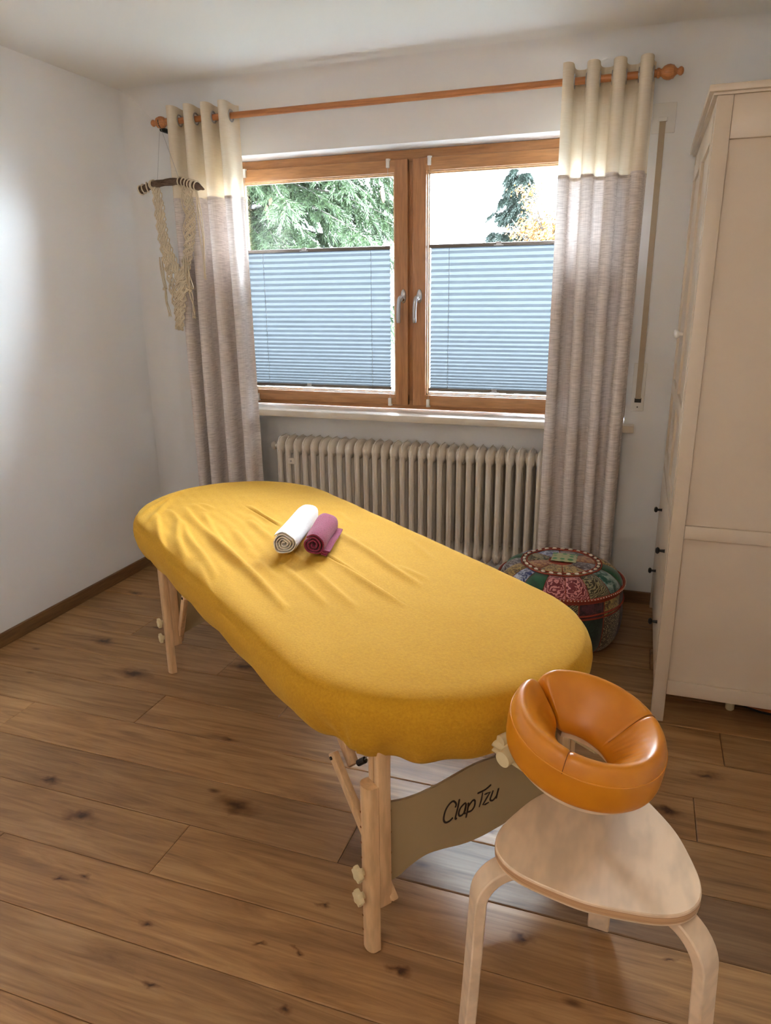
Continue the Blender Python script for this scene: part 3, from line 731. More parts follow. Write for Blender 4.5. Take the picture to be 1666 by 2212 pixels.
def panel(u0, s, writing):
    bm = nb(); prism(bm, [W(u0+s*.024, v, z) for v, z in [(p.x, p.y) for p in catmull([(a, b, 0) for a, b in top], 4)]+[(p.x, p.y) for p in catmull([(a, b, 0) for a, b in bot], 4)]], U*.007*s)
    p = obj('end_panel', bm, M['cream_panel'], tb, smooth=True, auto=40)
    for v in (.040, .535):
        for z in (.350, .293, .238, .183):
            bm = nb(); lathe(bm, W(u0+s*.031, v, z), U*s, [(.0048, 0), (.0045, .0015), (.002, .003), (0, .003)], 12); obj('panel_bolt', bm, M['brass'], p, smooth=True, auto=50)
    if writing:
        LT = {'C':[(.2234,.278),(.2262,.2851),(.2223,.2938),(.2155,.2989),(.2046,.2946),(.1946,.2824),(.1898,.2651),(.1907,.2549),(.1966,.2479),(.2069,.2474),(.2172,.2526)],
        'l':[(.2356,.2964),(.2316,.2757),(.2243,.2477),(.2293,.2455)],
        'a':[(.2556,.2749),(.251,.2769),(.2392,.2695),(.2342,.2576),(.2367,.2487),(.2443,.2474),(.2531,.2547),(.2562,.2742),(.253,.2591),(.251,.2515),(.2555,.2462)],
        'p':[(.2632,.2744),(.2621,.2607),(.2567,.2338)], 'q':[(.2621,.2621),(.2709,.271),(.2785,.2748),(.2832,.2699),(.2821,.2561),(.2732,.2472),(.2617,.248)],
        'T':[(.2903,.2885),(.3043,.2885),(.3167,.2896),(.333,.2956)], 'U':[(.3067,.2846),(.3035,.2653),(.2972,.2465)],
        'z':[(.3125,.2761),(.3188,.2758),(.3304,.2752),(.3208,.2635),(.3083,.2482),(.3168,.246),(.3276,.2471)],
        'u':[(.3401,.276),(.3365,.2668),(.3315,.2545),(.3349,.2487),(.3421,.2477),(.3515,.2551),(.3542,.2635),(.3577,.275),(.3536,.2594),(.351,.2473)]}
        for k, l in LT.items():
            P = catmull([(a, b, 0) for a, b in l], 1 if k in 'zU' else 6); bm = nb(); rows = []; N = len(P)
            for i, q in enumerate(P):
                d = (P[min(i+1, N-1)]-P[max(i-1, 0)]).normalized(); n_ = Vector((-d.y, d.x, 0)); hw = (.0025 if i not in (0, N-1) else .0015)
                A, B = q+n_*hw, q-n_*hw
                rows.append([bm.verts.new(W(u0+s*.0310, A.x, A.y)), bm.verts.new(W(u0+s*.0310, B.x, B.y)), bm.verts.new(W(u0+s*.0314, B.x, B.y)), bm.verts.new(W(u0+s*.0314, A.x, A.y))])
            for i in range(N-1):
                for q in range(4): bm.faces.new((rows[i][q], rows[i][(q+1) % 4], rows[i+1][(q+1) % 4], rows[i+1][q]))
            bm.faces.new(rows[0]); bm.faces.new(rows[-1][::-1])
            obj('lettering', bm, M['ink'], p)
panel(1.517-.03, 1, True); panel(.03, -1, False)
for u0 in (.04, 1.477):
    bm = nb(); obox(bm, W(u0, .29, .49), sx=.03, sy=.52, sz=.045, bev=.003, **AX); obj('cross_beam', bm, D, tb, smooth=True, auto=40)

# fitted sheet
WR = [[(0.141,.305),(.308,.295),(.418,.303)],[(.606,.432),(.837,.417),(.995,.398),(1.127,.393)],[(.776,.297),(.971,.284),(1.082,.279),(1.204,.284)],
[(.137,.129),(.43,.073),(.63,.054),(.871,.038),(1.055,.021)],[(.026,.095),(.232,.069),(.545,.049),(.718,.042)],[(.014,.034),(.172,.02),(.355,-.037),(.545,-.072)],
[(.061,-.022),(.28,-.078),(.511,-.121)],[(.179,.031),(.399,-.007),(.578,-.024),(.745,-.049)],[(.317,.232),(.55,.215)],[(.846,.203),(1.019,.184),(1.156,.171)],
[(.805,.588),(.983,.542)],[(.977,.423),(1.105,.433)],[(.768,.142),(.995,.127),(1.106,.115)],[(.387,.149),(.577,.125)],[(.398,.548),(.54,.517)],[(-.007,.135),(.145,.141)],[(-.002,.163),(.1,.179)],
[(.25,.26),(.42,.245)],[(-.15,.10),(-.02,.02),(.1,-.06)],[(-.22,.16),(-.12,.06),(-.02,-.05)],[(.62,-.06),(.9,-.11)],[(.5,.34),(.62,.33)],[(.65,.22),(.8,.205)],[(.7,.10),(.86,.085)]]
WRH = [5,6,5.5,8,5,6,6,6,4.5,4,2.5,3,4,3,1.5,2.5,2.5,3,5,5,3,4,3,3]
seg = []
for i, l in enumerate(WR):
    P = catmull([(a, b, 0) for a, b in l], 4); N = len(P)-1
    for j in range(N): seg.append((P[j].x, P[j].y, P[j+1].x, P[j+1].y, WRH[i]*.0019, j/N, (j+1)/N))
seg = np.array(seg)
def wrinkle(P):   # P (n,2)
    out = np.zeros(len(P)); 
    a = seg[:, 0:2]; b = seg[:, 2:4]; d = b-a; L2 = (d**2).sum(1)
    best = np.zeros((len(WR), len(P)))
    idx = 0; ids = []
    for i, l in enumerate(WR): ids += [i]*((len(l)-1)*4)
    for k in range(len(seg)):
        t_ = np.clip(((P-a[k])@d[k])/L2[k], 0, 1); q = P-(a[k]+t_[:, None]*d[k])
        cr_ = (d[k][0]*(P-a[k])[:, 1]-d[k][1]*(P-a[k])[:, 0])/math.sqrt(L2[k])
        dist = np.sqrt((q**2).sum(1)); s = seg[k, 5]+(seg[k, 6]-seg[k, 5])*t_
        env = np.clip(np.sin(pi*np.clip(s*.92+.04, 0, 1)), 0, 1)**.6
        wd = np.where(cr_ > 0, .0085, .017)
        h = seg[k, 4]*env*np.exp(-(dist/wd)**2)
        best[ids[k]] = np.maximum(best[ids[k]], h)
    return best.sum(0)
ns = 640; MT = 62
loop = stadium(ns)
ks = []; zz = []
prof = []   # (inset from outline, z, outward arclength)
for j in range(MT+1): prof.append((RR*(1-j/MT), None, 0))
side = [(-.004,.640,.02),(-.009,.628,.03),(-.011,.613,.045),(-.010,.597,.06),(-.006,.580,.08),(-.001,.562,.10),(.005,.550,.115),(.012,.537,.13),(.019,.526,.15),(.027,.516,.165),(.040,.511,.18),(.055,.511,.19)]
bm = nb(); rows = []
co = []
for inset, z, al in prof[1:]+side:
    for (u, v, su_, dr) in loop:
        x_, y_ = u-dr[0]*inset, v-dr[1]*inset
        co.append((x_, y_, al, z if z is not None else -1, inset, dr[0], dr[1]))
co = np.array(co); Puv = co[:, :2]+co[:, 5:7]*co[:, 2:3]*.8
wr = wrinkle(Puv)
NV = len(co); verts = []
for i in range(NV):
    x_, y_, al, z, inset, dx, dy = co[i]
    u_, v_ = Puv[i]
    lo = .0022*mnoise.noise(Vector((u_*5, v_*5, 3)))+.0009*mnoise.noise(Vector((u_*16, v_*16, 7)))
    # soft diagonal crumple lines near the far end
    cr2 = .0011*math.sin((v_*1.0+u_*.10)*150+3*mnoise.noise(Vector((u_*4, v_*4, 0))))*max(0, 1-abs(u_-.35)/.75)*max(0, 1-abs(v_-.10)/.35)
    h = wr[i]+lo+cr2
    if z < 0:
        e = min(inset, .06)/.06; zt = .640+.026*math.sqrt(max(0, 1-(1-e)**2.2))
        zt += .004*(1-((v_-VC)/.4)**2)
        verts.append(W(x_, y_, zt+h))
    else:
        low = min(1, max(0, (.60-z)/.10))
        g = 0
        # gathered corner above the near left leg
        for (gu, gv, gh) in ((1.52, -.035, .020), (1.60, .05, .012), (1.66, .16, .010), (.06, -.09, .006)):
            dd = math.hypot(x_-gu, y_-gv); g += gh*math.exp(-(dd/.035)**2)-gh*.6*math.exp(-((dd-.075)/.03)**2)
        ripple = .004*math.sin(u_*26+v_*21)*low
        tt = (x_-1.50)*.8+(y_+.04)*.6; zz0 = z-.512; dd = math.hypot(tt, zz0)
        if x_ > 1.2 and y_ < .25: g2 = .0055*math.cos(9*math.atan2(zz0, tt))*math.exp(-(dd/.085)**2)*min(1, dd/.012)
        else: g2 = 0
        out = g*low+ripple+h*.9+g2
        zz_ = z-.006*low*math.exp(-((x_-1.62)**2+(y_-.09)**2)/.006)+.003*low*math.sin(u_*11+v_*9)
        verts.append(W(x_+dx*out, y_+dy*out, zz_))
faces = []; nr = NV//ns
for j in range(nr-1):
    for i in range(ns):
        a = j*ns+i; b_ = j*ns+(i+1) % ns; faces.append((a, b_, b_+ns, a+ns))
# middle: sew the first inner ring shut across the spine
c0 = []
Ls = UC1-UC0
me = bpy.data.meshes.new('fitted_sheet')
base = W(.7, .29, .49)
inner = [i for i in range(ns)]
# spine vertices
spn = {}
for i, (u, v, su_, dr) in enumerate(loop):
    key = round(su_, 4)
    spn[i] = key
keys = []
for i in range(ns):
    u_ = spn[i]; verts.append(W(u_, VC, .640+.026+.004+float(.0022*mnoise.noise(Vector((u_*5, VC*5, 3))))))
off = len(verts)-ns
for i in range(ns):
    faces.append((i, (i+1) % ns, off+(i+1) % ns, off+i))
me.from_pydata([tuple(Vector(p)-base) for p in verts], [], faces)
bm = nb(); bm.from_mesh(me); bmesh.ops.remove_doubles(bm, verts=bm.verts, dist=.0012)
bmesh.ops.translate(bm, verts=bm.verts, vec=base)
sheet = obj('fitted_sheet', bm, M['sheet'], None, at=base, smooth=True)
tag(sheet, 'mustard yellow terry fitted sheet stretched over the massage table top, wrinkled', 'sheet')

# ------------------------------------------------------------------ rolled towels
def roll(name, c0, c1, Rr, mat, label, turns=3.4, seed=1, flap=False, squash=.95):
    rn = random.Random(seed); c0, c1 = Vector(c0), Vector(c1); d = (c1-c0).normalized(); up = Vector((0, 0, 1)); sx = d.cross(up).normalized()
    t_ = thing(name, tuple((c0+c1)/2-Vector((0, 0, Rr))), label, 'towel')
    th = (Rr-.004)/(turns+.25); NSg = int(turns*26)
    def prof(s, k):  # centreline of the spiral
        a = 2*pi*turns*s+1.1*seed; r = .004+(Rr-th*.5-.004)*s**.92
        wob = 1+.05*math.sin(3*a+seed*2+k*.8)+.03*math.sin(5*a+k)
        return a, r*wob
    NL = 14; bm = nb(); rings = []
    for k in range(NL+1):
        q = k/NL; c = c0.lerp(c1, q); pts_o, pts_i = [], []
        endr = .0 if 0 < k < NL else .0025
        for i in range(NSg+1):
            s = i/NSg; a, r = prof(s, k*.3)
            wl = .0012*mnoise.noise(Vector((a*.6, q*3, seed*7)))
            axial = d*(.004*math.sin(a*.9+seed)*(1 if k == NL else -1 if k == 0 else 0)*(.5+.5*s))
            er = sx*math.cos(a)+up*math.sin(a)*squash
            hw = th*.42-endr
            pts_o.append(c+er*(r+hw+wl)+axial); pts_i.append(c+er*max(.0005, r-hw+wl)+axial)
        rings.append([bm.verts.new(p) for p in pts_o]+[bm.verts.new(p) for p in reversed(pts_i)])
    n = len(rings[0])
    for k in range(NL):
        for i in range(n):
            bm.faces.new((rings[k][i], rings[k][(i+1) % n], rings[k+1][(i+1) % n], rings[k+1][i]))
    h = NSg+1
    for rg in (rings[0], rings[-1]):
        for i in range(h-1): bm.faces.new((rg[i], rg[i+1], rg[n-2-i], rg[n-1-i]))
    # flatten onto the table
    zf = min(c0.z, c1.z)-Rr*.93
    for v in bm.verts:
        if v.co.z < zf: v.co.z = zf+(v.co.z-zf)*.1
    obj('rolled_cloth', bm, mat, t_, smooth=True, auto=50)
    if flap:
        bm = nb(); rows = []
        for lay in range(3):
            pts = []
            for k in range(11):
                q = k/10; c = c0.lerp(c1, q)-sx*0; r_ = []
                for m_ in range(8):
                    w_ = m_/7; off_ = Rr*.55+w_*(.017+.005*lay)
                    z_ = c.z-Rr*.90+.004+lay*.0065+.006*(1-w_)**2+.0015*math.sin(q*9+lay*2)
                    r_.append(c+sx*off_*1+up*(z_-c.z)+d*(.003*math.sin(lay*3+w_*3)))
                pts.append(r_)
            for sgn in (0, 1):
                rows = [[bm.verts.new(p+up*(.0022*(1 if sgn else -1))) for p in r_] for r_ in pts]
                for k in range(10):
                    for m_ in range(7): bm.faces.new((rows[k][m_], rows[k][m_+1], rows[k+1][m_+1], rows[k+1][m_]))
                if sgn == 0: lowr = rows
            for k in range(10): bm.faces.new((lowr[k][7], lowr[k+1][7], rows[k+1][7], rows[k][7]))
            for m_ in range(7): bm.faces.new((lowr[0][m_], lowr[0][m_+1], rows[0][m_+1], rows[0][m_])); bm.faces.new((lowr[10][m_], lowr[10][m_+1], rows[10][m_+1], rows[10][m_]))
        obj('loose_fold', bm, mat, t_, smooth=True, auto=50)
    return t_
roll('rolled_towel', (1.520, -1.565, .713), (1.464, -1.262, .713), .042, M['towel_white'], 'white rolled towel lying on the yellow sheet, left of the berry towel', 4.2, 1)
roll('rolled_towel', (1.609, -1.545, .711), (1.566, -1.335, .711), .041, M['towel_purple'], 'berry purple rolled towel lying against the white one on the sheet', 3.0, 2, flap=True)

# ------------------------------------------------------------------ face cradle
CC = Vector((2.455, -2.232, .622)); TL = R(9); RLL = R(-3)
cu = (U*math.cos(TL)-Vector((0, 0, 1))*math.sin(TL)).normalized(); cv = V.copy(); cn = cu.cross(cv).normalized()
if cn.z < 0: cn = -cn
def CW(a, b, c): return CC+cu*a+cv*b+cn*c
fc = thing('face_cradle', tuple(CC-Vector((0, 0, .08))), 'amber vinyl horseshoe face cradle at the near end of the massage table', 'face cradle')
Pf = [(0.0, .004), (.18, -.003), (.55, -.004), (.90, -.002), (.985, .006), (1.0, .028), (1.0, .048), (.985, .063), (.95, .077), (.885, .089), (.79, .0935), (.66, .087), (.50, .071), (.32, .050), (.14, .031), (.03, .018)]
def cring(phi):
    """outer and inner ellipse at angle phi (0 = away from the table)"""
    c, s = math.cos(phi), math.sin(phi)
    ao, bo = .146, .133
    ro = 1/math.sqrt((c/ao)**2+(s/bo)**2); ri = 1/math.sqrt((c/.056)**2+(s/.032)**2)
    return ro, ri
NP = 150; g0 = R(2.0)
bm = nb(); rings = []
for i in range(NP+1):
    phi = -pi+g0+(2*pi-2*g0)*i/NP; ro, ri = cring(phi); c, s = math.cos(phi), math.sin(phi)
    e = min(i, NP-i)/7.0; shr = math.sqrt(max(0, 1-(1-min(1, e))**2))*.55+.45
    ring = []
    for (q, h) in Pf:
        r = ri+(ro-ri)*q; hh = h
        md = .05; 
        hh = (h-md)*shr+md; rm = (ri+ro)/2; r = (r-rm)*(shr*.35+.65)+rm
        # seams press in
        for ps in (R(64), -R(64)):
            dd = abs(phi-ps)*ro; 
            if dd < .02 and h > .03: hh -= .0035*math.exp(-(dd/.005)**2)
        hh += .0012*math.sin(phi*46)*max(0, 1-abs(phi)/1.2)*(1 if .1 < q < .6 and h > .02 else 0)
        hh += .006*(1-math.cos(phi))*.5*(1 if h > .03 else 0)
        ring.append(bm.verts.new(CW(c*r, s*r, hh)))
    rings.append(ring)
np_ = len(Pf)
for i in range(NP):
    for k in range(np_): bm.faces.new((rings[i][k], rings[i][(k+1) % np_], rings[i+1][(k+1) % np_], rings[i+1][k]))
bm.faces.new(rings[0][::-1]); bm.faces.new(rings[-1])
cush = obj('cushion', bm, M['vinyl'], fc, smooth=True, auto=70)
ss = cush.modifiers.new('sub', 'SUBSURF'); ss.levels = 1; ss.render_levels = 2
def seam_pts(phi, ks): 
    ro, ri = cring(phi); out = []
    for k in ks:
        q, h = Pf[k]; r = ri+(ro-ri)*q; out.append(CW(math.cos(phi)*r, math.sin(phi)*r, h+.006*(1-math.cos(phi))*.5*(1 if h > .03 else 0)))
    return out
for ps in (R(64), -R(64)):
    bm = nb(); tube(bm, catmull([p+cn*(-.0030) for p in seam_pts(ps, range(7, 15))], 4), .0007, 5); obj('seam', bm, M['seam'], cush)
bm = nb(); pts = []
for i in range(121):
    phi = -pi+R(14)+(2*pi-R(28))*i/120; ro, ri = cring(phi); q, h = Pf[7]; r = ri+(ro-ri)*q; pts.append(CW(math.cos(phi)*(r-.0004), math.sin(phi)*(r-.0004), h+.006*(1-math.cos(phi))*.5))
tube(bm, pts, .0013, 6); obj('seam', bm, plain('amber_piping', srgb(214, 138, 40), .45), cush)
# platform ring and support arms
bm = nb(); n = 72
for i in range(n):
    a0, a1 = -pi+R(18)+(2*pi-R(36))*i/n, -pi+R(18)+(2*pi-R(36))*(i+1)/n; q = []
    vs = []
    for a in (a0, a1):
        ro, ri = cring(a)
        for r, z in ((ri+.02, -.006), (ro-.022, -.006), (ro-.022, -.018), (ri+.02, -.018)): vs.append(bm.verts.new(CW(math.cos(a)*r, math.sin(a)*r, z)))
    for k in range(4): bm.faces.new((vs[k], vs[(k+1) % 4], vs[4+(k+1) % 4], vs[4+k]))
bmesh.ops.remove_doubles(bm, verts=bm.verts, dist=.0002); obj('platform', bm, M['beech_ply'], fc)
for vv in (.20, .36):
    bm = nb(); cyl(bm, W(1.56, vv, .535), W(1.80, vv, .548), .009, n=12); cyl(bm, W(1.80, vv, .548), W(1.86, vv, .585), .009, n=12); obj('support_arm', bm, M['cream_plastic'], fc, smooth=True, auto=50)
bm = nb(); cyl(bm, W(1.735, .165, .562), W(1.725, .235, .566), .0165, n=24); obj('clamp_knob', bm, M['cream_plastic'], fc, smooth=True, auto=50)
bm = nb(); cyl(bm, W(1.70, .19, .575), W(1.70, .22, .578), .012, n=18); cyl(bm, W(1.67, .19, .562), W(1.79, .215, .562), .010, n=14); obj('clamp', bm, M['cream_plastic'], fc, smooth=True, auto=50)

# ------------------------------------------------------------------ stool
SC = Vector((2.500, -2.240, 0)); angs = [R(86), R(206), R(326)]
stl = thing('stool', tuple(SC), 'pale birch three legged stool with rounded triangular seat, half under the face cradle', 'stool')
def tri(r0, n=96, amp=.118):
    out = []
    for i in range(n):
        a = 2*pi*i/n; b = 3*(a-angs[0]); r = r0*(1+amp*math.cos(b)+.022*math.cos(2*b)); out.append((SC.x+r*math.cos(a), SC.y+r*math.sin(a)))
    return out
ZT = .452
bm = nb(); outl = tri(.172); n = len(outl)
lv = [(1.0-.016, ZT-.024), (1.0-.004, ZT-.022), (1.0, ZT-.018), (1.0, ZT-.005), (.996, ZT-.0015), (.985, ZT)]
prev = None; rings = []
for sc_, z in lv+[(.90, ZT-.0005), (.7, ZT-.002), (.45, ZT-.0035), (.2, ZT-.004)]:
    rings.append([bm.verts.new((SC.x+(x-SC.x)*sc_, SC.y+(y-SC.y)*sc_, z)) for x, y in outl])
for j in range(len(rings)-1):
    for i in range(n):
        f = bm.faces.new((rings[j][i], rings[j][(i+1) % n], rings[j+1][(i+1) % n], rings[j+1][i]))
        if j == 2: f.material_index = 1
bm.faces.new(rings[0][::-1]); bm.faces.new(rings[-1])
obj('seat', bm, [M['beech_ply'], M['ply_edge']], stl, smooth=True, auto=35)
for a in angs:
    d = Vector((math.cos(a), math.sin(a), 0)); sd = Vector((-d.y, d.x, 0)); bm = nb(); rb = .070
    pts = [SC+d*.045+Vector((0, 0, ZT-.038)), SC+d*.10+Vector((0, 0, ZT-.038))]; ro_ = .228
    for i in range(10):
        q = R(90-i*10+0); pts.append(SC+d*(ro_-rb+rb*math.cos(q))+Vector((0, 0, ZT-.038-rb+rb*math.sin(q))))
    pts += [SC+d*(ro_+.004)+Vector((0, 0, .25)), SC+d*(ro_+.010)+Vector((0, 0, .12)), SC+d*(ro_+.016)+Vector((0, 0, 0.011))]
    tube(bm, pts, 1, 4, sq=[(.011, .024), (-.011, .024), (-.011, -.024), (.011, -.024)], up=Vector((0, 0, 1)))
    lo = obj('leg', bm, M['beech_ply'], stl, smooth=True, auto=35); bevmod(lo, .003)
    bm = nb(); lathe(bm, SC+d*.085+Vector((0, 0, ZT-.050)), (0, 0, -1), [(.006, 0), (.005, .003), (0, .004)], 10); obj('screw', bm, M['chrome'], lo)

# ------------------------------------------------------------------ pouf
PC = Vector((2.25, -.455, 0))
pf = thing('pouf', tuple(PC), 'round patchwork pouf with cowrie shells on the floor between curtain and wardrobe', 'pouf')
prof_t = [(0, .342), (.05, .341), (.10, .338), (.145, .333), (.158, .331), (.185, .325), (.215, .310), (.240, .288), (.252, .268), (.256, .25), (.257, .215), (.259, .185), (.260, .14), (.256, .09), (.246, .045), (.226, .012), (.205, .003)]
def PS(t_):   # t in 0..len-1
    i = min(int(t_), len(prof_t)-2); f_ = t_-i; a, b_ = prof_t[i], prof_t[i+1]; return a[0]+(b_[0]-a[0])*f_, a[1]+(b_[1]-a[1])*f_
def patch(a0, a1, t0, t1, mat, puff=.007, nm='patch', nu=7, nv=7):
    bm = nb(); rows = []
    for j in range(nv+1):
        row = []
        for i in range(nu+1):
            fu, fv = i/nu, j/nv; a = a0+(a1-a0)*fu; r, z = PS(t0+(t1-t0)*fv)
            r2, z2 = PS(min(len(prof_t)-1.001, t0+(t1-t0)*fv+.1)); tg_ = Vector((r2-r, z2-z)).normalized(); nn = Vector((-tg_.y, tg_.x))
            if nn.y < 0 and t1 < 9: nn = -nn
            if t0 >= 8: nn = Vector((1, 0))
            p_ = puff*(max(0, 1-(2*fu-1)**2)**.6)*(max(0, 1-(2*fv-1)**2)**.6)
            rr_ = r+nn.x*p_; zz_ = z+nn.y*p_; row.append(bm.verts.new((PC.x+rr_*math.cos(a), PC.y+rr_*math.sin(a), zz_)))
        rows.append(row)
    for j in range(nv):
        for i in range(nu): bm.faces.new((rows[j][i], rows[j][i+1], rows[j+1][i+1], rows[j+1][i]))
    return obj(nm, bm, mat, pf, smooth=True)
bm = nb(); lathe(bm, PC, (0, 0, 1), [(r-.002, z-.002) for r, z in reversed(prof_t[1:])]+[(0, .339)], 48); obj('body', bm, M['piping'], pf, smooth=True, auto=60)
# outer top ring; angle measured from +x, camera side is about -80 degrees
ring_m = ['green','rose','rose','olive','teal','green','gold','olive','grey','dark','gold','blue','green','grey','gold','blue']
order = [-112,-90,-68,-46,-22,2,26,50,74,96,118,140,162,184,206,228]
for i, m_ in enumerate(ring_m):
    a0 = R(order[i]-10.6); a1 = R((order[(i+1) % 16]+(360 if i == 15 else 0))-11.4); patch(a0, a1, 4.05, 8.0, PM[m_], .009)
# centre mosaic
cen = ['gold','grey','rust','grey','blue','olive','rust','gold']
for i, m_ in enumerate(cen): patch(R(i*45-80), R(i*45-37), 1.05, 3.9, PM[m_], .004, nu=6, nv=5)
bm = nb(); hs = .052
for (x0_, y0_, x1_, y1_, k) in ((-hs, -hs, hs, hs, 0),):
    rows = [[bm.verts.new((PC.x+.01+x0_+(x1_-x0_)*i/8, PC.y+.03+y0_+(y1_-y0_)*j/8, .3455+.003*(max(0, 1-(i/4-1)**2)*max(0, 1-(j/4-1)**2))**.5)) for i in range(9)] for j in range(9)]
    for j in range(8):
        for i in range(8): bm.faces.new((rows[j][i], rows[j][i+1], rows[j+1][i+1], rows[j+1][i]))
obj('patch', bm, PM['mint'], pf, smooth=True)
sd_m = ['blue','olive','plum','gold','plum','dark','olive','grey','plum','gold','dark','blue','olive','plum']
for i, m_ in enumerate(sd_m): patch(R(i*360/14-118), R((i+1)*360/14-119), 9.05, 10.9, PM[m_], .004)
lw_m = ['dark','green','dark','bead','plum','dark','grey','olive','dark','plum','bead','green']
for i, m_ in enumerate(lw_m): patch(R(i*30-131), R((i+1)*30-132), 11.1, 16.0, PM[m_], .008, nv=12)
def pring(r, z, th, nm, mat=None):
    bm = nb(); tube(bm, [(PC.x+r*math.cos(a), PC.y+r*math.sin(a), z+.0015*math.sin(a*7)) for a in [2*pi*i/64 for i in range(65)]], th, 6, caps=False); return obj(nm, bm, mat or M['piping'], pf, smooth=True)
pring(.262, .268, .0065, 'piping'); pring(.263, .202, .004, 'piping'); pring(.144, .339, .003, 'piping'); pring(.166, .337, .003, 'piping')
# white stitches along the rim
bm = nb()
for i in range(120):
    a = 2*pi*i/120; bmesh.ops.create_icosphere(bm, subdivisions=1, radius=.0026, matrix=Matrix.Translation((PC.x+.2675*math.cos(a), PC.y+.2675*math.sin(a), .272+.0015*math.sin(a*7))))
s_ = obj('rim_stitch', bm, M['shell'], pf); s_['kind'] = 'stuff'
bm = nb(); bmesh.ops.create_uvsphere(bm, u_segments=10, v_segments=6, radius=1, matrix=Matrix.Diagonal((.0068, .0105, .0045, 1)))
for v in bm.verts:
    if abs(v.co.x) < .0015 and v.co.z > 0: v.co.z -= .0022
sh_me = bpy.data.meshes.new('cowrie_shell'); bm.to_mesh(sh_me); bm.free(); sh_me.materials.append(M['shell'])
for p in sh_me.polygons: p.use_smooth = True
for i in range(28):
    a = 2*pi*(i+.3)/28; o = bpy.data.objects.new('cowrie_shell', sh_me); link(o, pf, (PC.x+.155*math.cos(a), PC.y+.155*math.sin(a), .341)); o.rotation_euler = (R(-4), 0, a+R(8*math.sin(i*2.1)))

# ------------------------------------------------------------------ wardrobe
X0, X1, Y0, Y1 = 2.635, 3.19, -1.033, -.018
wd = thing('wardrobe', ((X0+X1)/2, (Y0+Y1)/2, 0), 'tall white wooden wardrobe against the right wall with drawers below its doors', 'wardrobe')
WP = M['white_paint']
def wpart(nm, *b, bev=.002, par=wd, mat=WP):
    bm = nb(); box(bm, *b, bev); return obj(nm, bm, mat, par, smooth=True, auto=30)
for x0_, x1_ in ((X0, X0+.042), (X1-.042, X1)):
    for y0_, y1_ in ((Y0, Y0+.03), (Y1-.03, Y1)): wpart('post', x0_, x1_, y0_, y1_, 0, 1.944)
for (a, b_, nm) in ((1.835, 1.944, 'side_rail'), (.670, .714, 'side_rail'), (.106, .157, 'side_rail')):
    wpart(nm, X0+.0425, X1-.0425, Y0+.003, Y0+.024, a, b_); wpart(nm, X0+.0425, X1-.0425, Y1-.024, Y1-.003, a, b_)
for (a, b_) in ((.7145, 1.8345), (.1575, .6695)):
    wpart('side_panel', X0+.0425, X1-.0425, Y0+.014, Y0+.020, a, b_, bev=0); wpart('side_panel', X0+.0425, X1-.0425, Y1-.020, Y1-.014, a, b_, bev=0)
cap = nb(); box(cap, X0-.022, X1+.01, Y0-.012, Y1+.010, 1.952, 1.970, .003); box(cap, X0-.010, X1, Y0-.004, Y1+.002, 1.9445, 1.9515, .001); obj('top_board', cap, WP, wd, smooth=True, auto=30)
wpart('back_board', X1-.012, X1-.004, Y0+.031, Y1-.031, .11, 1.94, bev=0); wpart('bottom_board', X0+.02, X1-.013, Y0+.031, Y1-.031, .11, .125, bev=0)
wpart('front_rail', X0+.002, X0+.022, Y0+.031, Y1-.031, .106, .150); wpart('front_rail', X0+.002, X0+.022, Y0+.031, Y1-.031, .690, .712); wpart('front_rail', X0+.002, X0+.022, Y0+.031, Y1-.031, 1.905, 1.944)
YM = (Y0+Y1)/2
for k, (ya, yb) in enumerate(((Y0+.033, YM-.0015), (YM+.0015, Y1-.033))):
    z0_, z1_ = .716, 1.901; bm = nb(); fw = .058
    box(bm, X0-.002, X0+.018, ya, ya+fw, z0_, z1_, .002); box(bm, X0-.002, X0+.018, yb-fw, yb, z0_, z1_, .002)
    box(bm, X0-.0018, X0+.018, ya+fw, yb-fw, z1_-fw, z1_, .002); box(bm, X0-.0018, X0+.018, ya+fw, yb-fw, z0_, z0_+fw, .002); box(bm, X0-.0018, X0+.018, ya+fw, yb-fw, 1.02, 1.075, .002)
    dr = obj('door', bm, WP, wd, smooth=True, auto=30); wpart('door_panel', X0+.007, X0+.012, ya+fw, yb-fw, z0_+fw, z1_-fw, bev=0, par=dr)
    yk = YM-.03 if k == 0 else YM+.03
    bm = nb(); lathe(bm, (X0-.002, yk, 1.285), (-1, 0, 0), [(.007, 0), (.006, .010), (.014, .016), (.0155, .022), (.012, .027), (0, .029)], 18); obj('knob', bm, M['white_plastic'], dr, smooth=True, auto=60)
for (za, zb) in ((.430, .687), (.153, .426)):
    bm = nb(); box(bm, X0-.002, X0+.018, Y0+.033, Y1-.033, za, zb, .003); dr = obj('drawer', bm, WP, wd, smooth=True, auto=30)
    for yk in (-.87, -.35):
        bm = nb(); lathe(bm, (X0-.002, yk, (za+zb)/2+.01), (-1, 0, 0), [(.0065, 0), (.0055, .003), (.0045, .016), (.010, .019), (.0125, .024), (.008, .030), (0, .031)], 16); obj('knob', bm, M['black'], dr, smooth=True, auto=60)

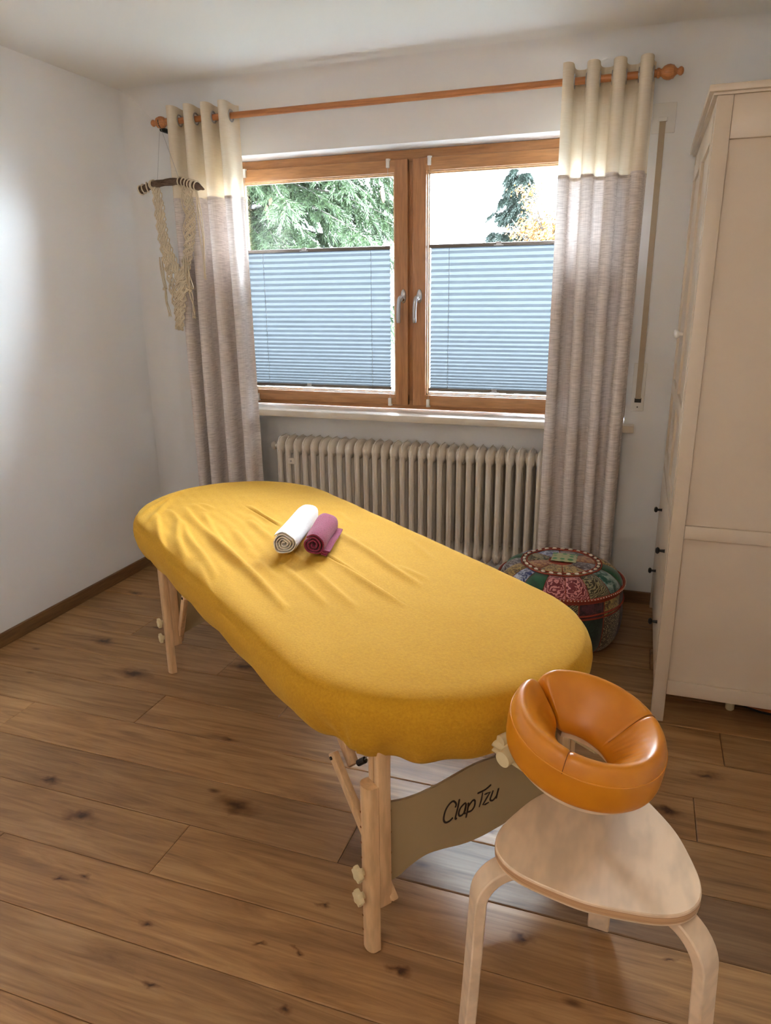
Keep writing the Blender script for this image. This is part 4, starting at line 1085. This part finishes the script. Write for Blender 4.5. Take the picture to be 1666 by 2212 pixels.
# thing stored under the wardrobe
tr_ = thing('round_tray', (3.03, -.80, 0), 'low round tray on short feet in the shadow under the wardrobe', 'tray')
bm = nb(); lathe(bm, (3.03, -.80, .054), (0, 0, 1), [(.150, 0), (.165, .004), (.168, .010), (.160, .014), (0, .014)], 48); obj('rim_board', bm, M['copper'], tr_, smooth=True, auto=50)
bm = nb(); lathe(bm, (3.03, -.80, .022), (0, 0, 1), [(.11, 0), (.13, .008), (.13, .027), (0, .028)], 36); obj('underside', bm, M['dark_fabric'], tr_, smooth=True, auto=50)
for a in (212, 278, 340, 40, 120):
    bm = nb(); cx_, cy_ = 3.03+.150*math.cos(R(a)), -.80+.150*math.sin(R(a)); lathe(bm, (cx_, cy_, .001), (0, 0, 1), [(.011, 0), (.015, .005), (.016, .051), (0, .052)], 14); obj('foot', bm, M['cream_plastic'], tr_, smooth=True, auto=50)

# ------------------------------------------------------------------ outside the window
bm = nb(); box(bm, -60, 60, .8, 90, -3.2, -3.0); o = obj('ground', bm, M['ground']); o['kind'] = 'structure'
def twig(bm, p, d, L, w_, rn, n=7):
    """spruce twig: short pointed tufts along a hanging stem"""
    d = d.normalized(); a = d.orthogonal().normalized(); b_ = d.cross(a)
    for i in range(n):
        q = i/n; c = p+d*L*q; wq = w_*(1-.55*q)
        th0 = rn.uniform(0, 6.28)
        for k in range(4):
            th = th0+k*pi/2; sd = a*math.cos(th)+b_*math.sin(th); tip = c+sd*wq+d*(L/n*1.6); s2 = d.cross(sd)*wq*.30
            v0 = bm.verts.new(c+s2); v1 = bm.verts.new(c-s2); v2 = bm.verts.new(tip); bm.faces.new((v0, v1, v2))
def spruce(name, base, height, br, nb_, label, z_range, azs, mat, twn, tw_l, tw_w, droop=.35, cones=(), lenf=None, seed=3):
    rn = random.Random(seed); base = Vector(base); t_ = thing(name, tuple(base), label, 'tree')
    bm = nb(); tube(bm, [base, base+Vector((0, 0, height*.5)), base+Vector((0, 0, height))], [height*.018, height*.011, .01], 8); obj('trunk', bm, M['bark'], t_, smooth=True)
    fb = nb(); bb = nb()
    for i in range(nb_):
        z = rn.uniform(*z_range); az = R(rn.uniform(*azs)); Lb = lenf(z) if lenf else br*(1-(z-base.z)/height)
        Lb *= rn.uniform(.7, 1.1); d = Vector((math.cos(az), math.sin(az), 0)); p0 = Vector((base.x, base.y, z)); pts = []
        for k in range(8):
            q = k/7; pts.append(p0+d*Lb*q+Vector((0, 0, Lb*(.10*math.sin(q*3)-droop*q*q+.12*q**4)))+Vector((rn.uniform(-.02, .02), rn.uniform(-.02, .02), 0)))
        tube(bb, pts, [.02*(1-.85*k/7) for k in range(8)], 4, caps=False)
        side_ = Vector((-d.y, d.x, 0))
        for k in range(twn):
            q = rn.uniform(.12, 1.0); f_ = q*7; i0 = min(int(f_), 6); p = pts[i0].lerp(pts[i0+1], f_-i0)
            sg = rn.choice((-1, 1)); dd = side_*sg*rn.uniform(.1, .9)+d*rn.uniform(.1, .6)+Vector((0, 0, -rn.uniform(.3, 1.3)))
            L = tw_l*rn.uniform(.5, 1.2); twig(fb, p, dd, L, tw_w, rn)
            if rn.random() < .5: twig(fb, p+dd.normalized()*L*.4, dd+side_*sg*.8, L*.6, tw_w*.9, rn, 5)
    o = obj('branches', bb, M['bark'], t_); o['kind'] = 'stuff'
    o = obj('needles', fb, mat, t_); o['kind'] = 'stuff'
    for (x, y, z) in cones:
        bm = nb(); lathe(bm, (x, y, z), (.12, 0, -1), [(.004, 0), (.018, .02), (.024, .06), (.022, .11), (.014, .15), (.004, .17)], 12); obj('cone', bm, M['cone'], t_, smooth=True)
spruce('spruce_tree', (-3.0, 6.4, -3), 11, 2.6, 125, 'large green spruce with hanging twigs and cones filling the left pane', (1.2, 5.0), (-95, 42), M['foliage'], 40, .36, .060,
       lenf=lambda z: 2.5, cones=[(-1.862, 5.0, 2.56), (-1.925, 5.02, 2.46), (-1.742, 5.0, 2.50), (-.443, 5.0, 2.58)], seed=4, droop=.30)
spruce('spruce_tree', (-.40, 14, -3), 7.1, 1.6, 60, 'dark distant spruce behind the yellow tree in the right pane', (1.4, 4.0), (0, 360), M['foliage_far'], 20, .30, .085, lenf=lambda z: max(.18, (4.3-z)*.32+.08), seed=8, droop=.02)
yt = thing('autumn_tree', (.85, 10, -3), 'yellow autumn tree at the right edge of the right pane', 'tree')
rn = random.Random(11); bb = nb(); lf = nb(); tips = []
tube(bb, [(.85, 10, -3), (.85, 10, .6), (.80, 10, 2.2)], [.14, .10, .05], 8)
for i in range(26):
    a = rn.uniform(0, 2*pi); el = rn.uniform(.1, 1.3); L = rn.uniform(.45, 1.0); p0 = Vector((.80, 10, rn.uniform(1.4, 2.3))); d = Vector((math.cos(a)*math.cos(el), math.sin(a)*math.cos(el), math.sin(el)))
    pts = [p0+d*L*q+Vector((0, 0, .15*q*q)) for q in (0, .3, .6, 1)]; tube(bb, pts, [.03, .02, .012, .005], 5, caps=False)
    for _ in range(7):
        q = rn.uniform(.45, 1.05); c = p0+d*L*q+Vector((rn.gauss(0, .11), rn.gauss(0, .11), rn.gauss(0, .09))); tips.append(c)
for c in tips:
    for _ in range(30):
        p = c+Vector((rn.gauss(0, .085), rn.gauss(0, .085), rn.gauss(0, .055))); s = rn.uniform(.018, .034)
        n_ = Vector((rn.uniform(-1, 1), rn.uniform(-1, 1), rn.uniform(-1, 1))).normalized(); a = n_.orthogonal().normalized()*s; b_ = n_.cross(a)
        vs = [lf.verts.new(p+q) for q in (a, b_*.6, -a, -b_*.6)]; lf.faces.new(vs)
o = obj('branches', bb, M['bark'], yt)
o = obj('leaves', lf, M['yellow_leaf'], yt); o['kind'] = 'stuff'
# neighbouring house with its vent pipe
hs_ = thing('house', (-4.2, 17, -3), 'pale roof of a neighbouring house with a vent pipe in the right pane', 'house')
bm = nb(); box(bm, -7.5, -1.2, 15.6, 19.4, -3, .6); obj('wall', bm, M['wall'], hs_)
bm = nb(); prism(bm, [(-7.8, 15.2, .5), (-7.8, 17.5, 2.15), (-7.8, 19.8, .5)], (6.9, 0, 0)); rf = obj('roof', bm, M['roof_tile'], hs_)
bm = nb(); lathe(bm, (-1.495, 16, .9), (0, 0, 1), [(.065, 0), (.065, 1.72), (.10, 1.73), (.10, 1.84), (0, 1.84)], 16); obj('vent_pipe', bm, M['zinc'], hs_, smooth=True, auto=50)
